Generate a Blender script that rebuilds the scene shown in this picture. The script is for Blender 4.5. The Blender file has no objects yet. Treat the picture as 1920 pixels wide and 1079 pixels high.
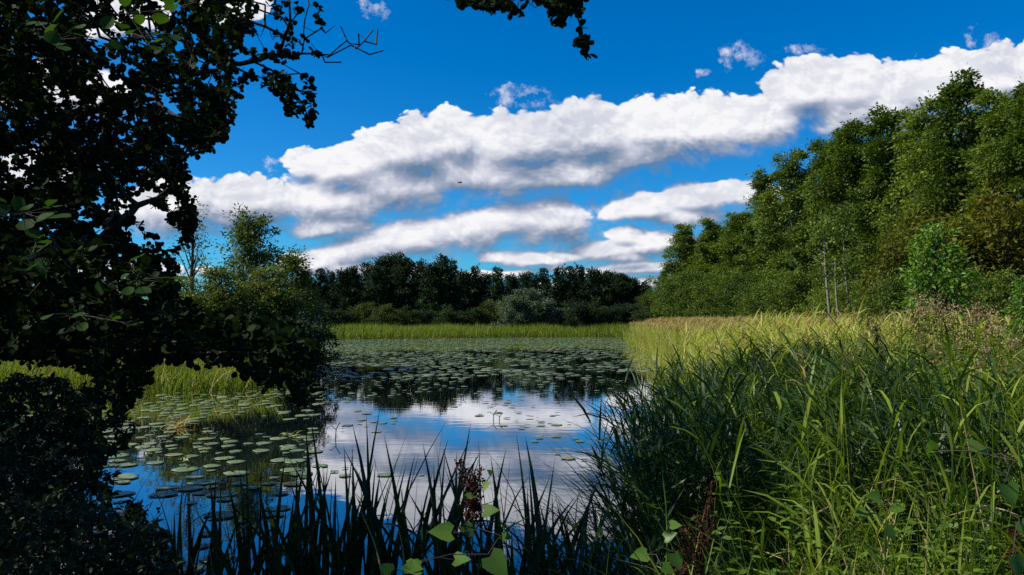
import bpy, math, random
import numpy as np
from mathutils import Vector, kdtree, noise as mnoise
R = math.radians
rng = np.random.default_rng(7)
random.seed(7)
sc = bpy.context.scene
col = sc.collection

# ------------------------------------------------------------------ camera
FPX, HOR, CAMH = 1450.0, 596.0, 1.7
cam_d = bpy.data.cameras.new("camera"); cam = bpy.data.objects.new("camera", cam_d); col.objects.link(cam)
cam_d.sensor_width = 36.0; cam_d.lens = 36.0 * FPX / 1920.0
cam_d.clip_start = 0.05; cam_d.clip_end = 3000
PITCH = math.atan((HOR - 539.5) / FPX)
cam.location = (0, 0, CAMH); cam.rotation_euler = (math.pi / 2 + PITCH, 0, 0)
sc.camera = cam

# ------------------------------------------------------------------ exposure
sc.view_settings.view_transform = 'Standard'; sc.view_settings.look = 'None'
sc.view_settings.gamma = 1.0; sc.view_settings.exposure = 0.55
sc.view_settings.use_curve_mapping = False
sc.cycles.max_bounces = 6; sc.cycles.diffuse_bounces = 2; sc.cycles.glossy_bounces = 3
sc.cycles.transmission_bounces = 3; sc.cycles.transparent_max_bounces = 4
sc.cycles.use_denoising = False
sc.cycles.sample_clamp_indirect = 4.0

# ------------------------------------------------------------------ sun
SUN_EL, SUN_AZ = 44.0, -94.0      # azimuth from +Y towards +X
sv = Vector((math.sin(R(SUN_AZ)) * math.cos(R(SUN_EL)), math.cos(R(SUN_AZ)) * math.cos(R(SUN_EL)), math.sin(R(SUN_EL))))
sun_d = bpy.data.lights.new("sun", 'SUN'); sun_d.energy = 5.0; sun_d.angle = R(0.5); sun_d.color = (1.0, 0.94, 0.84)
sun = bpy.data.objects.new("sun", sun_d); col.objects.link(sun)
sun.rotation_euler = (-sv).to_track_quat('-Z', 'Y').to_euler(); sun.location = (-30, 10, 40)


def uv(px, py):
    """pixel of the photograph -> tangent of azimuth, tangent of height above the horizon"""
    a = (px - 960) / FPX; b = (539.5 - py) / FPX
    y = math.cos(PITCH) - b * math.sin(PITCH); z = math.sin(PITCH) + b * math.cos(PITCH)
    return a / y, z / y


def P(px, py, Y):
    u, v = uv(px, py)
    return Vector((u * Y, Y, CAMH + v * Y))


# ------------------------------------------------------------------ world: Nishita sky + cumulus
def build_world():
    w = bpy.data.worlds.new("World"); sc.world = w; w.use_nodes = True
    nt = w.node_tree; nt.nodes.clear(); N = nt.nodes; Lk = nt.links

    def mk(tree, t, **kw):
        n = tree.nodes.new(t)
        for k, v in kw.items(): setattr(n, k, v)
        return n

    def math_(tree, op, a, b=None, c=None, clamp=False):
        n = mk(tree, 'ShaderNodeMath', operation=op, use_clamp=clamp)
        for i, x in enumerate((a, b, c)):
            if x is None: continue
            if isinstance(x, (int, float)): n.inputs[i].default_value = x
            else: tree.links.new(x, n.inputs[i])
        return n.outputs[0]

    def vm(tree, op, a, b=None, c=None, out=0):
        n = mk(tree, 'ShaderNodeVectorMath', operation=op)
        for i, x in enumerate((a, b, c)):
            if x is None: continue
            if isinstance(x, (tuple, list)): n.inputs[i].default_value = x
            else: tree.links.new(x, n.inputs[i])
        return n.outputs[out]

    # cloud masses: centre, radii in photograph units, tilt in degrees
    blobs = [(470, 385, 115, 52, 0), (620, 385, 170, 50, 0), (572, 305, 48, 26, 0), (650, 320, 110, 48, 8),
             (760, 290, 120, 66, 12), (850, 262, 72, 62, 0), (735, 352, 160, 62, 0), (900, 330, 160, 50, 0), (960, 275, 130, 66, 0),
             (870, 320, 160, 60, 0), (1110, 250, 110, 72, 0), (1225, 245, 110, 68, 0), (1320, 240, 130, 64, 0),
             (1050, 325, 150, 38, 4), (1440, 225, 130, 62, 8), (1500, 170, 78, 66, 0), (1595, 165, 90, 68, 0),
             (1700, 165, 90, 66, 0), (1800, 160, 95, 58, 0), (1905, 145, 100, 62, 0), (1650, 200, 200, 60, 10),
             (1190, 290, 170, 40, 6), (620, 425, 110, 24, 0), (2050, 120, 120, 70, 0), (2250, 90, 200, 90, 0),
             (1030, 414, 96, 58, 4), (900, 430, 125, 48, 10), (790, 450, 130, 46, 8), (680, 472, 125, 42, 6), (580, 492, 80, 22, 0),
             (1205, 392, 80, 26, 0), (1310, 382, 90, 34, 0), (1400, 372, 80, 30, 0), (1290, 412, 100, 20, 0),
             (940, 480, 56, 19, -8), (1005, 491, 74, 17, 0),
             (1140, 466, 95, 26, 0), (1225, 456, 95, 30, 0), (1190, 500, 130, 20, 0), (1215, 528, 90, 14, 0), (1075, 508, 90, 11, 0), (960, 512, 80, 8, 0), (1120, 540, 160, 16, 0), (1170, 482, 90, 14, 0), (700, 505, 160, 16, 0), (880, 520, 120, 10, 0), (760, 515, 120, 12, 0), (1180, 432, 60, 14, 0), (1060, 478, 60, 13, 0),
             (440, 16, 70, 30, 0), (230, 30, 90, 50, 0), (130, 180, 130, 70, 0), (320, 395, 110, 60, 0), (60, 330, 120, 60, 0),
             (120, 520, 260, 30, 0), (-300, 300, 300, 100, 0), (-500, 120, 200, 80, 0)]
    env = bpy.data.node_groups.new("cloud_envelope", 'ShaderNodeTree')
    env.interface.new_socket("P", in_out='INPUT', socket_type='NodeSocketVector')
    env.interface.new_socket("F", in_out='OUTPUT', socket_type='NodeSocketFloat')
    gi = env.nodes.new('NodeGroupInput'); go = env.nodes.new('NodeGroupOutput')
    acc = None
    for (bx, by, rx, ry, tl) in blobs:
        u, v = uv(bx, by)
        d = vm(env, 'SUBTRACT', gi.outputs[0], (u, v, 0))
        c, s = math.cos(R(tl)), math.sin(R(tl))
        if tl:
            # rotated ellipse as two dot products
            a = vm(env, 'DOT_PRODUCT', d, (c * FPX / rx, s * FPX / rx, 0), out=1)
            b = vm(env, 'DOT_PRODUCT', d, (-s * FPX / ry, c * FPX / ry, 0), out=1)
            q = math_(env, 'ADD', math_(env, 'MULTIPLY', a, a), math_(env, 'MULTIPLY', b, b))
        else:
            m = vm(env, 'MULTIPLY', d, (FPX / rx, FPX / ry, 0))
            q = vm(env, 'DOT_PRODUCT', m, m, out=1)
        f = math_(env, 'SUBTRACT', 0.62 if rx > 60 else 0.42 if rx > 40 and by > 260 else -0.12, math_(env, 'POWER', q, 0.75))
        acc = f if acc is None else math_(env, 'SMOOTH_MAX', acc, f, 0.35)
    env.links.new(acc, go.inputs[0])

    det = bpy.data.node_groups.new("cloud_detail", 'ShaderNodeTree')
    det.interface.new_socket("P", in_out='INPUT', socket_type='NodeSocketVector')
    det.interface.new_socket("F", in_out='OUTPUT', socket_type='NodeSocketFloat')
    gi = det.nodes.new('NodeGroupInput'); go = det.nodes.new('NodeGroupOutput')
    sp = vm(det, 'MULTIPLY', gi.outputs[0], (1.0, 1.45, 1.0))
    nz = mk(det, 'ShaderNodeTexNoise', noise_dimensions='2D'); nz.inputs['Scale'].default_value = 9; nz.inputs['Detail'].default_value = 3
    det.links.new(sp, nz.inputs['Vector'])
    wv = vm(det, 'MULTIPLY_ADD', nz.outputs['Color'], (0.05, 0.05, 0.0), sp)
    vo = mk(det, 'ShaderNodeTexVoronoi', feature='SMOOTH_F1', voronoi_dimensions='2D'); vo.inputs['Scale'].default_value = 15
    vo.inputs['Detail'].default_value = 2.0; vo.inputs['Roughness'].default_value = 0.62; vo.inputs['Smoothness'].default_value = 0.45
    vo.inputs['Lacunarity'].default_value = 2.6
    det.links.new(wv, vo.inputs['Vector'])
    n2 = mk(det, 'ShaderNodeTexNoise', noise_dimensions='2D'); n2.inputs['Scale'].default_value = 30; n2.inputs['Detail'].default_value = 4
    n2.inputs['Roughness'].default_value = 0.55
    det.links.new(wv, n2.inputs['Vector'])
    a = math_(det, 'MULTIPLY', math_(det, 'SUBTRACT', 0.50, vo.outputs['Distance']), 0.62)
    b = math_(det, 'MULTIPLY', math_(det, 'SUBTRACT', n2.outputs['Fac'], 0.5), 0.62)
    det.links.new(math_(det, 'ADD', a, b), go.inputs[0])

    tc = mk(nt, 'ShaderNodeTexCoord')
    sep = mk(nt, 'ShaderNodeSeparateXYZ'); Lk.new(tc.outputs['Generated'], sep.inputs[0])
    ay = math_(nt, 'MAXIMUM', math_(nt, 'ABSOLUTE', sep.outputs[1]), 0.05)
    comb = mk(nt, 'ShaderNodeCombineXYZ')
    Lk.new(math_(nt, 'DIVIDE', sep.outputs[0], ay), comb.inputs[0]); Lk.new(math_(nt, 'DIVIDE', sep.outputs[2], ay), comb.inputs[1])
    Lk.new(math_(nt, 'SIGN', sep.outputs[1]), comb.inputs[2])
    p0 = comb.outputs[0]
    # distort the envelopes a little
    nz = mk(nt, 'ShaderNodeTexNoise', noise_dimensions='2D'); nz.inputs['Scale'].default_value = 7; nz.inputs['Detail'].default_value = 4
    Lk.new(p0, nz.inputs['Vector'])
    wp = vm(nt, 'ADD', p0, vm(nt, 'MULTIPLY', vm(nt, 'SUBTRACT', nz.outputs['Color'], (0.5, 0.5, 0.5)), (0.05, 0.03, 0)))

    def G(grp, src):
        g = mk(nt, 'ShaderNodeGroup'); g.node_tree = grp; Lk.new(src, g.inputs[0]); return g.outputs[0]
    e0 = G(env, wp); e1 = G(env, vm(nt, 'MULTIPLY_ADD', wp, (1.0, 1.11, 1.0), (-0.012, 0.006, 0)))
    d0 = G(det, p0); d1 = G(det, vm(nt, 'ADD', p0, (-0.004, 0.009, 0)))
    F = math_(nt, 'ADD', math_(nt, 'ADD', e0, 0.74), d0)
    al = mk(nt, 'ShaderNodeMapRange', interpolation_type='SMOOTHSTEP'); al.inputs[1].default_value = -0.04; al.inputs[2].default_value = 0.34
    # light from the upper left: tops bright, bases grey
    rel = math_(nt, 'MULTIPLY', math_(nt, 'SUBTRACT', e0, e1), 0.80)
    rel = math_(nt, 'MINIMUM', math_(nt, 'MAXIMUM', rel, -0.34), 0.34)
    Lk.new(F, al.inputs[0])
    Lk.new(math_(nt, 'MULTIPLY_ADD', rel, -1.3, 0.58), al.inputs[2])       # crisp tops, soft bases
    dr = math_(nt, 'MULTIPLY', math_(nt, 'SUBTRACT', d0, d1), 0.42)
    dr = math_(nt, 'MINIMUM', math_(nt, 'MAXIMUM', dr, -0.07), 0.12)
    br = math_(nt, 'ADD', math_(nt, 'ADD', math_(nt, 'ADD', rel, dr), 0.54), math_(nt, 'MULTIPLY', d0, 0.06), clamp=True)
    ln = mk(nt, 'ShaderNodeTexNoise', noise_dimensions='2D'); ln.inputs['Scale'].default_value = 6.5; ln.inputs['Detail'].default_value = 2; Lk.new(wp, ln.inputs['Vector'])
    br = math_(nt, 'ADD', br, math_(nt, 'MULTIPLY_ADD', ln.outputs['Fac'], 0.55, -0.29), clamp=True)
    ramp = mk(nt, 'ShaderNodeValToRGB'); Lk.new(br, ramp.inputs[0])
    el = ramp.color_ramp.elements
    el[0].position = 0.18; el[0].color = (0.13, 0.22, 0.36, 1)
    el[1].position = 0.95; el[1].color = (0.93, 0.93, 0.95, 1)
    e = el.new(0.45); e.color = (0.33, 0.38, 0.50, 1)
    e = el.new(0.70); e.color = (0.66, 0.68, 0.77, 1)
    sky = mk(nt, 'ShaderNodeTexSky', sky_type='NISHITA', sun_disc=False, sun_elevation=R(SUN_EL), sun_rotation=R(SUN_AZ),
             air_density=1.0, dust_density=0.3, ozone_density=2.5, altitude=0)
    hs = mk(nt, 'ShaderNodeHueSaturation'); hs.inputs['Saturation'].default_value = 1.28; hs.inputs['Value'].default_value = 1.0
    Lk.new(sky.outputs[0], hs.inputs['Color'])
    # polarised look of the photograph: less red, deeper blue
    tint = vm(nt, 'MAXIMUM', vm(nt, 'MULTIPLY_ADD', hs.outputs[0], (0.27, 0.82, 1.28), (-0.21, 0, 0)), (0, 0, 0))
    b1 = mk(nt, 'ShaderNodeBackground'); b1.inputs[1].default_value = 0.070; Lk.new(tint, b1.inputs[0])
    b2 = mk(nt, 'ShaderNodeBackground'); b2.inputs[1].default_value = 0.69; Lk.new(ramp.outputs[0], b2.inputs[0])
    mx = mk(nt, 'ShaderNodeMixShader'); Lk.new(al.outputs[0], mx.inputs[0]); Lk.new(b1.outputs[0], mx.inputs[1]); Lk.new(b2.outputs[0], mx.inputs[2])
    # torn wisps beside the cumulus
    wn = mk(nt, 'ShaderNodeTexNoise', noise_dimensions='2D'); wn.inputs['Scale'].default_value = 34; wn.inputs['Detail'].default_value = 5; wn.inputs['Roughness'].default_value = 0.62
    Lk.new(p0, wn.inputs['Vector']); wa = None
    for (bx, by, rx, ry) in [(985, 186, 55, 24), (1385, 102, 42, 26), (1322, 136, 14, 9), (1848, 84, 46, 30), (1240, 322, 40, 18), (520, 312, 40, 16), (1500, 90, 40, 10), (1160, 370, 60, 26), (1130, 430, 60, 40), (700, 20, 40, 16)]:
        u, v = uv(bx, by); m = vm(nt, 'MULTIPLY', vm(nt, 'SUBTRACT', wp, (u, v, 0)), (FPX / rx, FPX / ry, 0))
        m = vm(nt, 'ADD', m, vm(nt, 'MULTIPLY', vm(nt, 'SUBTRACT', wn.outputs['Color'], (0.5, 0.5, 0.5)), (3.2, 3.2, 0)))
        f = math_(nt, 'SUBTRACT', 1.0, vm(nt, 'DOT_PRODUCT', m, m, out=1)); wa = f if wa is None else math_(nt, 'MAXIMUM', wa, f)
    wa = math_(nt, 'MULTIPLY', math_(nt, 'MULTIPLY', wa, 1.1, clamp=True), math_(nt, 'MULTIPLY_ADD', wn.outputs['Fac'], 4.5, -2.0, clamp=True))
    Lk.new(math_(nt, 'MAXIMUM', al.outputs[0], math_(nt, 'MULTIPLY', wa, 0.75)), mx.inputs[0])
    out = mk(nt, 'ShaderNodeOutputWorld'); Lk.new(mx.outputs[0], out.inputs[0])
    w.cycles.sampling_method = 'MANUAL'; w.cycles.sample_map_resolution = 512


build_world()

# ------------------------------------------------------------------ mesh helpers
def mesh(name, V, Fs, mats, smooth=False, midx=None):
    """V (n,3); Fs list of integer face arrays (k, corners); midx one material index per face array"""
    V = np.asarray(V, dtype=np.float32).reshape(-1, 3)
    me = bpy.data.meshes.new(name)
    Fs = [np.asarray(f, dtype=np.int32) for f in Fs if len(f)]
    loops = np.concatenate([f.reshape(-1) for f in Fs])
    sizes = np.concatenate([np.full(len(f), f.shape[1], dtype=np.int32) for f in Fs])
    starts = np.concatenate([[0], np.cumsum(sizes)[:-1]]).astype(np.int32)
    me.vertices.add(len(V)); me.vertices.foreach_set('co', V.ravel())
    me.loops.add(len(loops)); me.loops.foreach_set('vertex_index', loops)
    me.polygons.add(len(sizes)); me.polygons.foreach_set('loop_start', starts)
    if midx is not None:
        me.polygons.foreach_set('material_index', np.concatenate([np.full(len(f), m, dtype=np.int32) for f, m in zip(Fs, midx)]))
    me.update(calc_edges=True)
    if smooth: me.polygons.foreach_set('use_smooth', np.ones(len(sizes), dtype=bool))
    for m in (mats if isinstance(mats, (list, tuple)) else [mats]): me.materials.append(m)
    me.validate()
    return me


class Acc:
    """collects geometry for ONE mesh"""
    def __init__(s): s.V = []; s.F = []; s.M = []; s.n = 0
    def add(s, VF, m=0):
        V, F = VF
        V = np.asarray(V).reshape(-1, 3)
        s.V.append(V); s.F.append(np.asarray(F) + s.n); s.M.append(m); s.n += len(V); return s
    def mesh(s, name, mats, smooth=False): return mesh(name, np.concatenate(s.V), s.F, mats, smooth, s.M)


def obj(name, me, parent=None, label=None, cat=None, group=None, kind=None, loc=None):
    o = bpy.data.objects.new(name, me); col.objects.link(o)
    if parent: o.parent = parent
    if label: o['label'] = label
    if cat: o['category'] = cat
    if group: o['group'] = group
    if kind: o['kind'] = kind
    if loc is not None: o.location = loc
    return o


def thing(name, label, cat, loc=(0, 0, 0), rz=0.0, group=None, scale=1.0):
    o = obj(name, None, None, label, cat, group, None, loc); o.rotation_euler = (0, 0, rz)
    o.scale = scale if isinstance(scale, (tuple, list)) else (scale,) * 3
    return o


def dup(root, loc, rz, label, group, scale=1.0):
    r = root.copy(); col.objects.link(r); r.location = loc; r.rotation_euler = (0, 0, rz)
    r.scale = scale if isinstance(scale, (tuple, list)) else (scale,) * 3
    r['label'] = label
    if group: r['group'] = group
    for ch in list(root.children):
        c = ch.copy(); col.objects.link(c); c.parent = r
    return r


def nrm(a): return a / np.maximum(np.linalg.norm(a, axis=-1, keepdims=True), 1e-9)


def ribbons(base, az, el0, L, bend, w, seg=4, prof='blade', roll=None, rexp=1.4, fold=0.0):
    """curved strips: base (n,3), heading az, starting elevation el0, length L, total change of elevation bend, width w"""
    n = len(base); B = lambda x: np.broadcast_to(np.asarray(x, float), (n,)).copy()
    az, el0, L, bend, w = map(B, (az, el0, L, bend, w))
    t = np.linspace(0, 1, seg + 1)
    el = el0[:, None] + bend[:, None] * t[None, :] ** rexp
    ca, sa = np.cos(az)[:, None], np.sin(az)[:, None]
    T = np.stack([np.cos(el) * ca, np.cos(el) * sa, np.sin(el)], -1)
    step = (L / seg)[:, None, None] * 0.5 * (T[:, 1:] + T[:, :-1])
    C = np.concatenate([np.zeros((n, 1, 3)), np.cumsum(step, 1)], 1) + np.asarray(base)[:, None, :]
    S = np.stack([-np.sin(az), np.cos(az), np.zeros(n)], -1)[:, None, :] * np.ones((1, seg + 1, 1))
    Nn = np.cross(T, S)
    if roll is None: roll = rng.uniform(-0.8, 0.8, n)
    roll = B(roll)[:, None, None]
    D = np.cos(roll) * S + np.sin(roll) * Nn
    if prof == 'blade': pw = (0.55 + 0.45 * np.minimum(1, t * 4)) * (1 - t ** 2.6) + 0.02
    elif prof == 'leaf': pw = np.sin(np.pi * np.clip(t * 0.94 + 0.06, 0, 1)) ** 0.7 + 0.02
    else: pw = 1 - 0.6 * t
    H = D * (w[:, None] * pw[None, :] * 0.5)[:, :, None]
    idx = np.arange(n)[:, None]
    if fold:
        M = C - np.cross(T, D) * (w[:, None] * pw * fold)[:, :, None]
        V = np.stack([C - H, M, C + H], 2).reshape(-1, 3)
        k = np.arange(seg)[None, :]; b = idx * (seg + 1) * 3 + k * 3
        F = np.concatenate([np.stack([b, b + 1, b + 4, b + 3], -1).reshape(-1, 4), np.stack([b + 1, b + 2, b + 5, b + 4], -1).reshape(-1, 4)])
    else:
        V = np.stack([C - H, C + H], 2).reshape(-1, 3)
        k = np.arange(seg)[None, :]; b = idx * (seg + 1) * 2 + k * 2
        F = np.stack([b, b + 1, b + 3, b + 2], -1).reshape(-1, 4)
    return V, F


def ribbon_point(base, az, el0, L, bend, t, rexp=1.4):
    """point at parameter t on such a ribbon (for one or many)"""
    s = np.linspace(0, 1, 9)[None, :] * np.asarray(t)[:, None]
    el = np.asarray(el0)[:, None] + np.asarray(bend)[:, None] * s ** rexp
    ds = (np.asarray(L) * np.asarray(t))[:, None]
    return np.stack([(np.cos(el)).mean(1) * np.cos(az), np.cos(el).mean(1) * np.sin(az), np.sin(el).mean(1)], -1) * ds + base


def tubes(P0, P1, r0, r1, sides=5):
    P0 = np.asarray(P0, float); P1 = np.asarray(P1, float); n = len(P0)
    d = nrm(P1 - P0); ref = np.where(np.abs(d[:, 2:3]) < 0.9, np.array([[0, 0, 1.0]]), np.array([[1.0, 0, 0]]))
    x = nrm(np.cross(ref, d)); y = np.cross(d, x)
    a = np.arange(sides) * 2 * np.pi / sides
    ring = np.cos(a)[None, :, None] * x[:, None] + np.sin(a)[None, :, None] * y[:, None]
    r0 = np.broadcast_to(r0, (n,)); r1 = np.broadcast_to(r1, (n,))
    A = P0[:, None] + ring * r0[:, None, None]; Bq = P1[:, None] + ring * r1[:, None, None]
    V = np.stack([A, Bq], 1).reshape(-1, 3)
    i = np.arange(n)[:, None] * 2 * sides; k = np.arange(sides)[None, :]; k2 = (k + 1) % sides
    F = np.stack([i + k, i + k2, i + sides + k2, i + sides + k], -1).reshape(-1, 4)
    return V, F


def polytube(pts, rad, sides=6):
    """one continuous tapered tube along a polyline"""
    pts = np.asarray(pts, float); n = len(pts); rad = np.broadcast_to(rad, (n,))
    d = nrm(np.gradient(pts, axis=0)); ref = np.array([0.31, 0.95, 0.05])
    x = nrm(np.cross(ref, d)); y = np.cross(d, x)
    a = np.arange(sides) * 2 * np.pi / sides
    V = (pts[:, None] + rad[:, None, None] * (np.cos(a)[None, :, None] * x[:, None] + np.sin(a)[None, :, None] * y[:, None])).reshape(-1, 3)
    i = np.arange(n - 1)[:, None] * sides; k = np.arange(sides)[None, :]; k2 = (k + 1) % sides
    return V, np.stack([i + k, i + k2, i + sides + k2, i + sides + k], -1).reshape(-1, 4)


# leaf templates: x across, y along, z up
LEAF_ROUND = (np.array([(0, 0, 0), (.0, .12, 0), (-.26, .3, .05), (.26, .3, .05), (0, .35, -.02), (-.42, .62, .06), (.42, .62, .06), (0, .65, -.03),
                        (-.3, .9, .03), (.3, .9, .03), (0, .97, -.04)], float),
              [(1, 3, 4), (1, 4, 2), (4, 3, 6), (4, 6, 7), (2, 4, 7), (2, 7, 5), (7, 6, 9), (7, 9, 10), (5, 7, 10), (5, 10, 8)])
LEAF_OVATE = (np.array([(0, 0, 0), (-.24, .25, .06), (.24, .25, .06), (0, .3, -.02), (-.2, .6, .04), (.2, .6, .04), (0, .62, -.04), (0, 1, -.14)], float),
              [(0, 2, 3), (0, 3, 1), (3, 2, 5), (3, 5, 6), (1, 3, 6), (1, 6, 4), (6, 5, 7), (4, 6, 7)])
LEAF_DIAMOND = (np.array([(0, 0, 0), (.3, .5, .03), (0, 1, -.05), (-.3, .5, .03)], float), [(0, 1, 2, 3)])
LEAF_HEART = (np.array([(0, .1, 0), (-.3, -.04, .05), (-.47, .2, .07), (-.36, .55, .04), (0, 1.05, -.12), (.36, .55, .04), (.47, .2, .07), (.3, -.04, .05),
                        (0, .45, -.04)], float),
              [(8, 0, 1), (8, 1, 2), (8, 2, 3), (8, 3, 4), (8, 4, 5), (8, 5, 6), (8, 6, 7), (8, 7, 0)])


def leaves(pos, direction, normal, size, tpl, wscale=1.0):
    T, F = tpl; F = np.asarray(F); n = len(pos)
    y = nrm(np.asarray(direction, float)); z = np.asarray(normal, float)
    z = nrm(z - (z * y).sum(-1, keepdims=True) * y); x = np.cross(y, z)
    size = np.broadcast_to(size, (n,))[:, None, None]
    ws = np.broadcast_to(wscale, (n,))[:, None, None]
    V = (T[None, :, 0:1] * ws * x[:, None] + T[None, :, 1:2] * y[:, None] + T[None, :, 2:3] * z[:, None]) * size + np.asarray(pos)[:, None]
    Fo = (F[None] + (np.arange(n) * len(T))[:, None, None]).reshape(-1, F.shape[1])
    return V.reshape(-1, 3), Fo


def rdir(n): return nrm(rng.normal(size=(n, 3)))


# ------------------------------------------------------------------ materials
def ramp_mat(name, cols, rough=0.5, spec=0.4, transl=0.35, noise_scale=3.0, tcol=None, per_object=0.22):
    """foliage: colour differs from leaf to leaf and drifts with a soft noise; some light shines through"""
    m = bpy.data.materials.new(name); m.use_nodes = True; nt = m.node_tree; N = nt.nodes; L = nt.links; N.clear()
    geo = N.new('ShaderNodeNewGeometry'); r = N.new('ShaderNodeValToRGB'); r.color_ramp.interpolation = 'LINEAR'
    els = r.color_ramp.elements
    while len(els) < len(cols): els.new(0.5)
    for i, c in enumerate(cols): els[i].position = i / max(1, len(cols) - 1); els[i].color = (*c, 1)
    tc = N.new('ShaderNodeTexCoord'); nz = N.new('ShaderNodeTexNoise'); nz.inputs['Scale'].default_value = noise_scale; nz.inputs['Detail'].default_value = 2
    L.new(tc.outputs['Object'], nz.inputs['Vector'])
    oi = N.new('ShaderNodeObjectInfo')
    a = N.new('ShaderNodeMath'); a.operation = 'MULTIPLY_ADD'; a.inputs[1].default_value = 0.55; L.new(geo.outputs['Random Per Island'], a.inputs[0])
    b = N.new('ShaderNodeMath'); b.operation = 'MULTIPLY_ADD'; b.inputs[1].default_value = 0.75; b.inputs[2].default_value = -0.22; L.new(nz.outputs['Fac'], b.inputs[0])
    L.new(b.outputs[0], a.inputs[2])
    c = N.new('ShaderNodeMath'); c.operation = 'MULTIPLY_ADD'; c.inputs[1].default_value = per_object; L.new(oi.outputs['Random'], c.inputs[0]); L.new(a.outputs[0], c.inputs[2])
    L.new(c.outputs[0], r.inputs[0])
    p = N.new('ShaderNodeBsdfPrincipled'); p.inputs['Roughness'].default_value = rough; p.inputs['Specular IOR Level'].default_value = spec * .4
    L.new(r.outputs[0], p.inputs['Base Color'])
    out = N.new('ShaderNodeOutputMaterial')
    if transl > 0:
        t = N.new('ShaderNodeBsdfTranslucent'); mm = N.new('ShaderNodeMix'); mm.data_type = 'RGBA'; mm.blend_type = 'MULTIPLY'; mm.inputs[0].default_value = 1
        mm.inputs[7].default_value = (*(tcol or (1.25, 1.35, 0.35)), 1); L.new(r.outputs[0], mm.inputs[6]); L.new(mm.outputs[2], t.inputs[0])
        mx = N.new('ShaderNodeMixShader'); mx.inputs[0].default_value = transl; L.new(p.outputs[0], mx.inputs[1]); L.new(t.outputs[0], mx.inputs[2])
        L.new(mx.outputs[0], out.inputs[0])
    else: L.new(p.outputs[0], out.inputs[0])
    return m


def noise_mat(name, c1, c2, scale=8, rough=0.85, bump=0.3, detail=6, stretch=(1, 1, 1)):
    m = bpy.data.materials.new(name); m.use_nodes = True; nt = m.node_tree; N = nt.nodes; L = nt.links
    p = N['Principled BSDF']; p.inputs['Roughness'].default_value = rough; p.inputs['Specular IOR Level'].default_value = 0.25
    tc = N.new('ShaderNodeTexCoord'); mp = N.new('ShaderNodeMapping'); mp.inputs['Scale'].default_value = stretch
    nz = N.new('ShaderNodeTexNoise'); nz.inputs['Scale'].default_value = scale; nz.inputs['Detail'].default_value = detail; nz.inputs['Roughness'].default_value = .65
    L.new(tc.outputs['Object'], mp.inputs[0]); L.new(mp.outputs[0], nz.inputs['Vector'])
    r = N.new('ShaderNodeValToRGB'); r.color_ramp.elements[0].position = .35; r.color_ramp.elements[1].position = .68
    r.color_ramp.elements[0].color = (*c1, 1); r.color_ramp.elements[1].color = (*c2, 1)
    L.new(nz.outputs['Fac'], r.inputs[0]); L.new(r.outputs[0], p.inputs['Base Color'])
    if bump:
        bp = N.new('ShaderNodeBump'); bp.inputs['Strength'].default_value = bump; bp.inputs['Distance'].default_value = 0.02
        L.new(nz.outputs['Fac'], bp.inputs['Height']); L.new(bp.outputs[0], p.inputs['Normal'])
    return m


BARK = noise_mat('bark', (.018, .014, .010), (.075, .062, .048), 14, stretch=(1, 1, .25))
BARK_PALE = noise_mat('pale_bark', (.09, .085, .065), (.27, .25, .20), 9, stretch=(1, 1, .3))
TWIG = noise_mat('twig_bark', (.02, .015, .012), (.06, .048, .04), 40, bump=0)
ALDER = ramp_mat('alder_leaf_painted_shade', [(.006, .013, .004), (.011, .022, .006), (.018, .034, .009)], .6, .08, .22)  # leaf colour lowered to stand for deep shade in the crown
ALDER_NEAR = ramp_mat('alder_leaf_painted_lit', [(.016, .042, .010), (.04, .09, .016)], .6, .1, .4)  # lighter copy of the alder leaf, coloured to look lit
ROW = ramp_mat('row_tree_leaf', [(.014, .030, .006), (.040, .070, .011), (.090, .135, .020), (.19, .24, .040)], .55, .3, .3, .45, per_object=.42)
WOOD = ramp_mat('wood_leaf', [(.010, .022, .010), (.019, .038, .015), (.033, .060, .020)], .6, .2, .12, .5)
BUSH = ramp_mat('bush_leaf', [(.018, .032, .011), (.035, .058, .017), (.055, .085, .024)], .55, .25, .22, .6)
SILVER = ramp_mat('silver_willow_leaf', [(.035, .058, .028), (.08, .115, .065), (.15, .19, .12)], .5, .4, .2, .8)
OLIVE = ramp_mat('olive_bush_leaf', [(.03, .045, .010), (.065, .088, .018), (.10, .12, .028)], .55, .3, .28, .7)
WILLOW = ramp_mat('willow_leaf', [(.035, .050, .006), (.075, .085, .009), (.13, .115, .012), (.22, .15, .015)], .5, .3, .35, .35)
BRIGHT = ramp_mat('bright_leaf', [(.035, .085, .012), (.085, .165, .022), (.17, .28, .045)], .42, .45, .35, 2)
SALLOW = ramp_mat('sallow_leaf', [(.04, .06, .012), (.09, .115, .024), (.16, .18, .045)], .5, .35, .35, .8)
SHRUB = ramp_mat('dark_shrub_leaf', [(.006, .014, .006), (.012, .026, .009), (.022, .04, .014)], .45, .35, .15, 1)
REED_SUN = ramp_mat('sunlit_reed', [(.09, .16, .018), (.18, .25, .03), (.33, .34, .06), (.50, .38, .15)], .5, .3, .4, .5)  # lit copy of the reed colour, sunshine put in
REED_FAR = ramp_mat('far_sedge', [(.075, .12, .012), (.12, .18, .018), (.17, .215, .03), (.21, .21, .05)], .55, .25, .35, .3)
REED_DARK = ramp_mat('shaded_reed', [(.008, .022, .006), (.020, .044, .010), (.045, .085, .018)], .38, .45, .3, 1)  # darker copy of the reed colour, shade of the bank put in
GRASS = ramp_mat('bank_grass', [(.026, .055, .007), (.075, .125, .013), (.15, .21, .022), (.27, .30, .045)], .42, .4, .38, 1.4)
HERB = ramp_mat('herb_leaf', [(.03, .065, .008), (.085, .15, .016), (.16, .25, .03)], .45, .4, .38, 1.6)
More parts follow.
